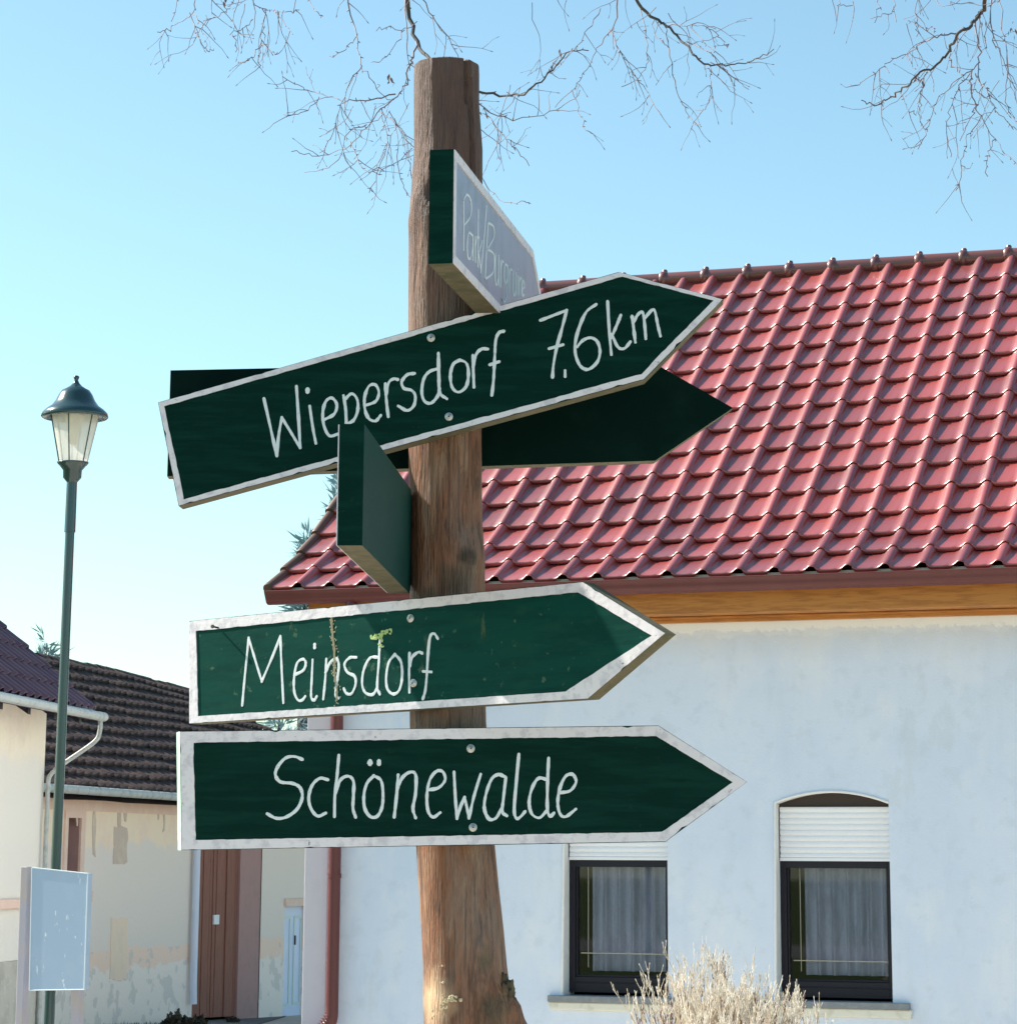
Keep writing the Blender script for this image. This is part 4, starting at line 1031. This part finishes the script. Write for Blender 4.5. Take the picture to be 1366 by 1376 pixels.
bk = MB(); nsg = 30; sl0 = BL0-.2; dsg = ncb*Wb/nsg
for i in range(nsg):
    a_, b_ = sl0+i*dsg, sl0+(i+1)*dsg
    for (oa, za, ob, zb) in ((.32, zEv-.10, -RUN, zEv+RISE-.05), (-2*RUN-.3, zEv-.10, -RUN, zEv+RISE-.05)):
        top_ = [Bq(a_, oa, za), Bq(b_, oa, za), Bq(b_, ob, zb), Bq(a_, ob, zb)]
        top_ = [p+UP*sagz(p) for p in top_]
        if oa < 0: top_.reverse()
        bk.face(top_); bk.face([p-UP*.12 for p in reversed(top_)])
bk.build('roof_deck', M['barn_roof'], barn)
rd = MB(); random.seed(6)
for i in range(int(ncb*Wb/.4)):
    s_ = BL0-.2+i*.4; q = Bq(s_, -RUN, zEv+RISE+.0+random.uniform(-.01, .01)); q = q+UP*sagz(q)
    rd.tube([q, q+BD*.43], [.15, .135], 10)
rd.build('ridge_tile', M['barn_roof'], barn)
gm = MB(); ga = [Bq(BL0, .36, zEv-.10), Bq(sg0+6, .36, zEv-.10)]
seg_ = 46
for i in range(seg_):
    a_ = ga[0].lerp(ga[1], i/seg_); b_ = ga[0].lerp(ga[1], (i+.97)/seg_)
    gm.tube([a_, a_.lerp(b_, .08), a_.lerp(b_, .92), b_], [.045, .058, .058, .045], 10)
gm.build('gutter', M['gutter_zinc'], barn)

# ------------------------------------------------------------------ cream house at the left edge
CD = V((.13, .99, 0)).normalized(); CN = V((CD.y, -CD.x, 0))
CO = at_y(57, 1100, 33.0); CO.z = 0
def Cq(s, o, z): return CO+CD*s+CN*o+UP*z
def cs(px, py, off=0):
    p = on_plane(px, py, CO+CN*off, CN)-CO; return p.dot(CD), p.z
zC = on_plane(124, 958, CO+CN*.62, CN).z
chz = thing('house', Cq(-4, -2, 0), 'cream rendered house with a purple-brown tiled roof and pale gutter', 'house')
zcw = zC+.33
cw = MB()
cw.face([Cq(-9, 0, 0), Cq(0, 0, 0), Cq(0, 0, zcw), Cq(-9, 0, zcw)])
CRUN = 3.6; CP = R(40); crise = (CRUN)*math.tan(CP)
for s_ in (-9, 0): cw.face([Cq(s_, 0, 0), Cq(s_, 0, zcw), Cq(s_, -CRUN, zcw+crise-.15), Cq(s_, -2*CRUN, zcw), Cq(s_, -2*CRUN, 0)])
cw.face([Cq(-9, -2*CRUN, 0), Cq(0, -2*CRUN, 0), Cq(0, -2*CRUN, zcw), Cq(-9, -2*CRUN, zcw)])
cw.build('wall', M['cream_wall'], chz)
pl = MB(); zl = cs(20, 1291)[1]; pl.prism([Cq(-9, .001, 0), Cq(-.02, .001, 0), Cq(-.02, .001, zl), Cq(-9, .001, zl)], CN*.03)
M['plinth'] = mat('grey_plinth', (.50, .47, .41), .9, .2, var=[(3, 7, .45, .6, (.40, .38, .33), .8, ONE), (10, 7, .55, .65, (.58, .55, .48), .7, ONE)], bump=(20, .5, .01))
pl.build('plinth', M['plinth'], chz)
pl = MB(); zl1 = cs(20, 1208)[1]; zl2 = cs(20, 1221)[1]
pl.prism([Cq(-9, .001, zl2), Cq(.06, .001, zl2), Cq(.06, .001, zl1), Cq(-9, .001, zl1)], CN*.07)
pl.build('salmon_ledge', M['pink_band'], chz, bevel=.01)
cr = MB(); u = (-CN*math.cos(CP)+UP*math.sin(CP)); nn_ = (CN*math.sin(CP)+UP*math.cos(CP))
PR3 = [(-.03, .02), (.08, 0), (.3, 0), (.5, .01), (.66, .04), (.8, .055), (.92, .04), (1.0, .012)]
NC = 15; LC = (CRUN/math.cos(CP)+.8)/NC
tiles(cr, Cq(-9.3, .60, zC+.02), CD, None, .27, LC, int(9.45/.27), [(u, nn_)]*NC, PR3, jit=.003)
cr.build('roof', M['purple_roof'], chz)
ck = MB(); topc = zC+.02+(CRUN+.6)*math.tan(CP)
ck.prism([Cq(-9.3, .6, zC), Cq(-9.3, -CRUN, topc-.02), Cq(-9.3, -CRUN, topc-.14), Cq(-9.3, .6, zC-.08)], CD*9.43)
ck.prism([Cq(-9.3, -2*CRUN-.6, zC), Cq(-9.3, -CRUN, topc-.02), Cq(-9.3, -CRUN, topc-.14), Cq(-9.3, -2*CRUN-.6, zC-.08)], CD*9.43)
ck.build('roof_deck', M['purple_roof'], chz)
ck = MB()
for i in range(24): ck.tube([Cq(-9.3+i*.39, -CRUN, topc+.02), Cq(-8.88+i*.39, -CRUN, topc)], [.12, .11], 10)
ck.build('ridge_tile', M['purple_roof'], chz)
for i in range(9):
    rt_ = MB(); s_ = -.35-i*1.0; rt_.prism([Cq(s_, -.2, zC+.45), Cq(s_, .5, zC-.03), Cq(s_, .5, zC-.13), Cq(s_, -.2, zC+.33)], CD*.10)
    rt_.build('rafter_tail', M['frame_dark'], chz)
cg = MB(); cg.tube([Cq(-9.35, .66, zC-.03), Cq(.16, .66, zC-.03)], .052, 14)
cg.build('gutter', M['gutter_zinc'], chz)
cg = MB(); cg.tube(spline([Cq(.0, .66, zC-.08), Cq(0, .655, zC-.2), Cq(-.02, .60, zC-.33), Cq(-.05, .28, zC-.56), Cq(-.06, .09, zC-.72), Cq(-.06, .07, zC-.9)], 6)+[Cq(-.06, .07, 2.), Cq(-.06, .07, .2)], .028, 12)
cg.build('downpipe', M['gutter_zinc'], chz)

# far garden wall + foliage glimpsed between the boards
# ------------------------------------------------------------------ vegetation
def twigs(mb, p, d, length, rad, rng, depth, droop=.0, seg=4, side=None):
    """a wandering twig with side twigs"""
    n = max(4, int(length/.028)); pts = [V(p)]; d = d.normalized()
    for i in range(n):
        d = (d+V((rng.gauss(0, .20), rng.gauss(0, .12), rng.gauss(0, .18)-droop))).normalized()
        pts.append(pts[-1]+d*(length/n))
    mb.tube(pts, [rad*(1-.6*i/n) for i in range(n+1)], seg, caps=False)
    # bud at the tip
    mb.tube([pts[-1], pts[-1]+d*.008, pts[-1]+d*.014], [rad*.6, rad*1.1, rad*.3], seg, caps=False)
    if depth > 0:
        for i in range(1, n):
            if rng.random() < (.20 if depth > 1 else .16):
                sgn = rng.choice((-1, 1)); a_ = rng.uniform(.5, 1.1)
                e = V((d.x*math.cos(a_)-sgn*d.z*math.sin(a_), d.y+rng.gauss(0, .35), d.z*math.cos(a_)+sgn*d.x*math.sin(a_)))
                twigs(mb, pts[i], e, length*rng.uniform(.25, .5), rad*.72, rng, depth-1, droop, seg)
    return pts

TY = 9.6
traced = [  # (start radius px, list of pixels, depth offset)
 (10, [(520,-420),(538,-200),(545,-60),(548,10),(560,55),(578,80),(596,108),(628,122),(662,127),(692,128),(716,117),(737,100),(760,72),(790,66)], .1),
 (3.6, [(440,-300),(455,-120),(466,-30),(470,10),(480,45),(485,85),(500,108),(512,128),(530,136)], -.2),
 (3.6, [(562,58),(552,80),(548,95),(545,112),(532,130),(512,148),(492,170),(470,195),(440,208),(415,206),(390,203)], .0),
 (2.6, [(530,127),(500,134),(470,135),(440,130),(418,123),(405,120),(380,103)], .05),
 (3.0, [(545,-10),(546,50),(550,95)], .0),
 (3.0, [(545,-80),(560,-20),(580,22),(603,50),(618,80),(636,100)], .1),
 (2.6, [(628,122),(650,145),(690,160),(730,154),(760,140),(778,122)], .1),
 (2.0, [(508,148),(530,165),(535,200),(538,240),(548,262)], .0),
 (2.0, [(470,190),(480,215),(500,232),(520,225),(555,200)], .0),
 (2.0, [(488,88),(470,110),(455,150),(445,185),(430,205)], .0),
 (1.8, [(527,160),(545,185),(550,220),(552,240)], .0),
 (1.8, [(512,150),(520,190),(510,225),(495,260)], .0),
 (1.6, [(650,145),(665,170),(680,185),(697,205),(712,220)], .0),
 (1.8, [(492,170),(470,175),(455,215),(435,228),(408,232)], .0),
 (1.6, [(430,130),(412,148),(395,153),(380,154)], .0),
 (1.6, [(648,240),(670,268),(700,272),(710,270)], .1),
 (8, [(760,-420),(800,-180),(830,-50),(856,4),(880,25),(895,34),(915,52),(936,76),(952,85),(975,86),(998,85),(1020,78),(1038,66)], .3),
 (2.8, [(815,-120),(828,-30),(829,15),(821,40),(803,65),(790,88),(778,108),(768,122),(745,143)], .25),
 (2.2, [(821,40),(828,60),(834,75),(845,92),(857,108),(870,125),(886,154)], .3),
 (2.0, [(858,6),(865,40),(871,72),(868,90),(856,106),(835,116)], .3),
 (2.4, [(894,34),(898,60),(903,92),(908,122),(920,145),(930,162),(943,170)], .3),
 (2.0, [(955,85),(955,105),(955,122),(949,142),(933,148)], .3),
 (2.2, [(895,33),(930,34),(948,36),(964,46),(972,56),(980,63)], .3),
 (2.2, [(922,55),(945,65),(960,78),(975,96),(988,106),(1004,118)], .3),
 (1.6, [(880,24),(879,45),(888,55),(897,62)], .3), (1.6, [(769,122),(778,150),(788,174),(797,177)], .3),
 (1.8, [(929,36),(945,56),(962,72)], .3), (1.8, [(806,10),(790,40),(780,55),(762,74),(748,80),(735,100)], .2),
 (9, [(1380,-420),(1350,-180),(1332,-60),(1322,5),(1316,20),(1308,28),(1298,38),(1285,46),(1276,68),(1262,82),(1245,94),(1230,103),(1214,118),(1200,128),(1188,136),(1172,141),(1157,134)], -.1),
 (2.8, [(1286,46),(1268,46),(1250,52),(1232,61),(1217,72),(1195,82),(1180,94),(1160,107),(1143,116)], -.1),
 (3.2, [(1309,28),(1314,50),(1317,68),(1314,88),(1318,112),(1325,120),(1333,140),(1344,155),(1356,166),(1368,174)], .0),
 (3.0, [(1335,-60),(1333,0),(1327,38),(1318,70)], .0), (3.0, [(1332,-40),(1330,30),(1338,60),(1350,85),(1354,110)], .1),
 (2.8, [(1305,94),(1304,116),(1310,142),(1322,162),(1335,185),(1350,205),(1368,222)], .0),
 (2.2, [(1316,82),(1302,96),(1285,108),(1262,130),(1252,155),(1245,175),(1234,200)], .0),
 (2.0, [(1306,95),(1290,115),(1278,142),(1272,170),(1272,190),(1278,212)], .0),
 (2.0, [(1345,-40),(1345,30),(1352,60),(1352,95),(1350,128),(1358,155),(1368,170)], .1),
 (2.0, [(1244,95),(1240,112),(1236,130),(1235,150),(1240,172),(1246,176)], -.1),
 (1.8, [(1276,70),(1283,90),(1298,104),(1308,120),(1325,132)], -.1),
 (1.8, [(1317,155),(1305,175),(1298,190),(1292,215),(1290,240),(1284,254)], .0),
 (1.8, [(1310,100),(1318,125),(1312,145),(1300,165),(1288,190)], .0),
 (1.8, [(1230,-60),(1231,0),(1232,30),(1231,48)], .0), (1.8, [(1232,34),(1250,38),(1255,42)], .0),
 (2.2, [(1245,-20),(1262,5),(1285,4),(1310,2)], .0), (1.8, [(1335,186),(1330,200),(1325,215),(1325,238)], .0),
 (1.8, [(1217,72),(1224,85),(1230,95)], .0), (1.8, [(1190,88),(1194,96)], .0), (1.8, [(1210,122),(1215,138),(1222,150),(1229,154)], .0),
 (1.6, [(1200,-40),(1200,8),(1190,20),(1172,22)], .0), (1.6, [(1200,10),(1203,28)], .0), (1.6, [(1130,-40),(1125,5),(1128,8),(1145,5)], .0), (1.4, [(1128,8),(1124,27)], .0), (1.6, [(1178,-20),(1180,10),(1176,30)], .0),
 (2.8, [(200,-420),(290,-160),(325,-40),(340,4),(357,11),(368,15),(385,16),(402,13)], .0),
 (2.0, [(357,12),(353,30),(351,55),(349,75),(348,93)], .0), (1.8, [(350,60),(340,75),(332,82),(318,84)], .0), (1.8, [(351,58),(362,66),(372,72)], .0),
 (2.2, [(300,-160),(280,-60),(265,-5),(257,20),(236,33),(225,40),(211,43)], .0), (2.0, [(257,20),(262,40),(270,56),(279,68),(288,68)], .0),
 (1.8, [(259,18),(271,34),(272,47)], .0), (1.6, [(240,-60),(238,0),(231,30)], .0), (1.8, [(285,-40),(285,10),(283,25),(274,34)], .0),
 (1.8, [(315,-30),(312,8),(298,18),(285,26)], .0), (1.8, [(325,-20),(312,25),(314,50),(316,68)], .0), (1.8, [(368,15),(380,30),(392,46)], .0),
 (1.8, [(340,25),(328,38),(316,43)], .0), (1.6, [(415,-40),(417,0),(424,15),(435,20)], .0), (1.8, [(478,45),(472,58),(456,70),(443,77)], .0),
 (1.6, [(545,38),(530,62),(515,80),(500,85)], .0), (1.6, [(560,30),(543,38),(520,36),(506,42)], .0),
]
rng = random.Random(21)
# the tree stands to the right, outside the frame; its limbs reach over the scene
tb = V((5.4, 11.5, 0))
tree = thing('bare_tree', tb, 'bare tree whose leafless drooping branches hang in from above', 'tree')
tk = MB()
tk.tube(spline([tb-UP*.1, tb+V((.02, 0, 1.5)), tb+V((-.05, .05, 3.2)), tb+V((-.2, 0, 5.2)), tb+V((-.3, -.1, 7.4)), tb+V((-.2, .1, 9.5))], 5), [.36-.011*i for i in range(26)], 16)
tk.build('trunk', M['bark'], tree)
bm = MB(); lb = MB()
kk = at_y(683, 0, TY); kpm = (kk-CAM).dot(FW)/FPX
heads = []
for (r0, px, off) in traced:
    pts = [at_y(x, y, TY+off+.12*math.sin(i*1.3+r0)) for i, (x, y) in enumerate(px)]
    if px[0][1] <= -400: heads.append((pts[0], r0*kpm*.62))
    pts = spline(pts, 4); n = len(pts)
    rr = [max(.0014, r0*kpm*(.40 if r0 > 5 else .43)*(1-.85*(i/n)**.75)) for i in range(n)]
    pts = [p+V((rng.gauss(0, .0035), rng.gauss(0, .006), rng.gauss(0, .0035))) for p in pts]
    (lb if r0 > 5 else bm).tube(pts, rr, 8, caps=False)
    for i in range(2, n-1):
        vis = proj(pts[i])[1] > -60
        if not vis: continue
        # buds
        if rng.random() < .30:
            t = (pts[i+1]-pts[i]).normalized(); s_ = V((t.z, 0, -t.x))*rng.choice((-1, 1))
            bm.tube([pts[i], pts[i]+s_*.012+t*.006], [rr[i]*.9+.001, .001], 4, caps=False)
        if rng.random() < (.22 if r0 > 1.9 else .12):
            t = (pts[i+1]-pts[i]).normalized(); sg_ = rng.choice((-1, 1)); a_ = rng.uniform(.5, 1.0)
            e = V((t.x*math.cos(a_)-sg_*t.z*math.sin(a_), rng.gauss(0, .4), t.z*math.cos(a_)+sg_*t.x*math.sin(a_)-.15))
            twigs(bm, pts[i], e, rng.uniform(.06, .17), .0016, rng, 1, .02, 4)
# denser fans of fine twigs, lower left of the post top and upper edge
for (x, y, n_, w_) in ((505,160,7,20),(540,150,9,14),(530,180,8,16),(470,205,6,20),(300,5,5,30),(345,10,6,20),(660,160,6,14),(690,130,3,16),(1300,60,4,30),(1340,110,5,20),(1270,20,4,40),(1150,0,5,40),(800,0,7,50),(970,85,3,10),(455,150,5,15),(1290,150,3,20),(745,0,3,20)):
    for _ in range(max(2, int(n_*.62))):
        p = at_y(x+rng.gauss(0, w_), y+rng.gauss(0, w_*.6), TY+rng.uniform(-.1, .4))
        twigs(bm, p, V((rng.gauss(0, .55), rng.gauss(0, .3), -1)), rng.uniform(.10, .28), .0016, rng, 2, .02, 4)
# limbs linking every hanging branch to the trunk, well above the picture
hub = tb+V((-.25, -.05, 7.2))
for h_, r_ in heads:
    mid = (h_+hub)/2+UP*.55
    bm.tube(spline([h_, h_+V((.05, .05, .25)), mid, hub+V((-.3, 0, .1)), hub], 6), [r_+(.09-r_)*(i/24)**1.5 for i in range(25)], 8, caps=False)
for k_ in range(14):       # the rest of the crown, above and beside the frame
    a_ = k_*2.4; st_ = tb+V((-.25, 0, 4.8+k_*.33))
    d_ = V((math.cos(a_), math.sin(a_), .75))
    if d_.x < -.2: d_.z = 1.3
    pts = twigs(bm, st_, d_, 2.2, .045, rng, 0, 0, 6)
    for q in pts[8::5]: twigs(bm, q, V((d_.x+rng.gauss(0, .5), d_.y+rng.gauss(0, .5), .5)), .9, .012, rng, 1, .0, 4)
bm.build('crown', M['twig'], tree); lb.build('limb', M['limb'], tree)
lf = MB()
for (x, y, n_) in ((524,100,9),(737,90,3),(752,70,3),(651,148,6),(1233,106,4),(1240,112,3),(1362,38,6),(1312,18,3),(1318,26,4),(1325,40,3),(964,92,2),(300,2,3),(748,82,2)):
    for _ in range(n_):
        q = at_y(x+rng.gauss(0, 3), y+rng.gauss(0, 4), TY+rng.uniform(-.1, .1)); s_ = rng.uniform(.006, .013)
        d_ = V((rng.gauss(0, .4), rng.gauss(0, .4), -1)).normalized(); e = V((rng.random(), rng.random(), 0)).normalized()*.45
        lf.add([q, q+d_*s_+e*s_, q+d_*s_*2.2, q+d_*s_-e*s_], [(0, 1, 2, 3)])
lf.build('dry_leaves', M['seed'], tree)

# shrub
SY = 19.0
sb_ = at_y(975, 1376, SY); sbase = V((sb_.x, SY, 0))
shr = thing('dry_shrub', sbase, 'pale dry bushy shrub with upright bare stems below the windows', 'shrub')
rng = random.Random(77)
ksh = (sb_-CAM).dot(FW)/FPX
s1, s2_ = MB(), MB()
def shoot(mb, p, d, L_, r_, depth):
    n = 5; pts = [V(p)]; dd = d.normalized()
    for i in range(n):
        dd = (dd+V((rng.gauss(0, .06), rng.gauss(0, .06), .08))).normalized(); pts.append(pts[-1]+dd*L_/n)
    mb.tube(pts, [r_*(1-.35*i/n) for i in range(n+1)], 5, caps=False)
    mb.tube([pts[-1]-dd*.004, pts[-1]+dd*.008, pts[-1]+dd*.016], [r_*.8, r_*1.35, r_*.5], 5)
    if depth:
        for i in range(1, n+1):
            for _ in range(2):
                if rng.random() < (.62 if depth > 1 else .45): shoot(mb, pts[i], dd+V((rng.gauss(0, .36), rng.gauss(0, .36), rng.uniform(.1, .6))), L_*rng.uniform(.28, .5), r_*.85, depth-1)
for i in range(170):
    a_ = rng.uniform(0, 2*math.pi); rr = rng.random()**.6
    lean = V((math.cos(a_)*rr*.66, math.sin(a_)*rr*.66, 1))
    L_ = rng.uniform(.82, 1.08)*(1.36-.24*rr)*.735
    dark = rng.random() < .12
    shoot(s2_ if dark else s1, sbase+V((math.cos(a_)*rr*.14, math.sin(a_)*rr*.14, 0)), lean, L_, .0034, 3)
s1.build('stems', M['shrub'], shr); s2_.build('dark_stems', M['shrub_dark'], shr)

# far trees, only their tips show above the roofs
def far_tree(px, py, Y, w_, h_, seed, label):
    top = at_y(px, py, Y); b_ = V((top.x, top.y, -.3)); t = thing('pine_tree', b_, label, 'tree', 'far trees behind the buildings')
    rg_ = random.Random(seed); m = MB(); m.tube([b_, b_+UP*(top.z*.6), top], [.2, .12, .02], 8); m.build('trunk', M['far_trunk'], t)
    c_ = MB()
    for i in range(int(900)):
        f = rg_.random()**.7; z_ = top.z-f*h_; a_ = rg_.uniform(0, 6.283); ro = (w_*(.15+.85*f))*rg_.random()**.5
        q = V((top.x+math.cos(a_)*ro, Y+math.sin(a_)*ro, z_+rg_.gauss(0, .1)))
        d_ = V((math.cos(a_)+rg_.gauss(0, .5), math.sin(a_)+rg_.gauss(0, .5), .6+rg_.gauss(0, .4))).normalized()*rg_.uniform(.12, .28)
        s_ = d_.cross(V((rg_.gauss(0, 1), rg_.gauss(0, 1), rg_.gauss(0, 1)))).normalized()*.03
        c_.add([q, q+d_*.5+s_, q+d_, q+d_*.5-s_], [(0, 1, 2, 3)])
        for _ in range(2):
            e = (d_+V((rg_.gauss(0, .12), rg_.gauss(0, .12), rg_.gauss(0, .12)))); c_.add([q, q+e*.5+s_*.7, q+e, q+e*.5-s_*.7], [(0, 1, 2, 3)])
    c_.build('crown', M['far_hazy_green'], t)
far_tree(62, 866, 62, .75, 3.2, 1, 'small feathery treetop above the dark barn roof')
far_tree(462, 640, 48, .62, 4.5, 2, 'feathery treetop beside the left slope of the red roof')
far_tree(413, 722, 50, .35, 3.0, 3, 'lowest treetop tip just left of the red roof edge')
far_tree(375, 962, 66, 1.2, 3.0, 4, 'treetop glimpsed in the gap between the two lowest boards')

# low plants along the barn foot
def clump(x, y, Y, n_, s_, seed, lab):
    q = at_y(x, y, Y); b_ = V((q.x, Y, gz(Y))); t = MB(); rg_ = random.Random(seed)
    for _ in range(n_):
        a_ = rg_.uniform(0, 6.283); r_ = rg_.random()**.5*s_; c_ = b_+V((math.cos(a_)*r_, math.sin(a_)*r_, rg_.random()*(s_*1.2-r_)))
        d_ = V((rg_.gauss(0, 1), rg_.gauss(0, 1), rg_.gauss(.4, 1))).normalized()*rg_.uniform(.04, .09); e = d_.cross(V((rg_.gauss(0, 1), rg_.gauss(0, 1), 1))).normalized()*.03
        t.add([c_, c_+d_*.5+e, c_+d_, c_+d_*.5-e], [(0, 1, 2, 3)])
    o = t.build('low_plant', M['clump'], loc=b_); o['label'] = lab; o['category'] = 'plant'; o['group'] = 'low plants at the foot of the barn'
clump(236, 1368, 38.6, 420, .20, 1, 'largest dark leafy clump at the foot of the barn wall')
clump(251, 1368, 39.2, 200, .13, 2, 'middle dark clump beside the barn downpipe')
clump(268, 1368, 40.2, 160, .11, 3, 'small dark clump in front of the brown gate')
clump(312, 1368, 41.5, 90, .08, 4, 'smallest dark clump near the right of the gate')

# grass blades in the strip one sees
gr_ = MB(); rg_ = random.Random(9)
for _ in range(9000):
    y_ = rg_.uniform(33.5, 45); x_ = rg_.uniform(-.17*y_, -.075*y_); 
    if (V((x_, y_, 0))-BO).dot(BN) < .05: continue
    if y_ > 36.3 and x_ > -4.6: continue
    h_ = rg_.uniform(.03, .085); w_ = .008; a_ = rg_.uniform(0, 3.14); e = V((math.cos(a_), math.sin(a_), 0))*w_; q = V((x_, y_, gz(y_)))
    gr_.add([q-e, q+e, q+V((rg_.gauss(0, .02), rg_.gauss(0, .02), h_))], [(0, 1, 2)])
o = gr_.build('grass', M['blade']); o['kind'] = 'stuff'; o['label'] = 'short green grass along the foot of the barn'
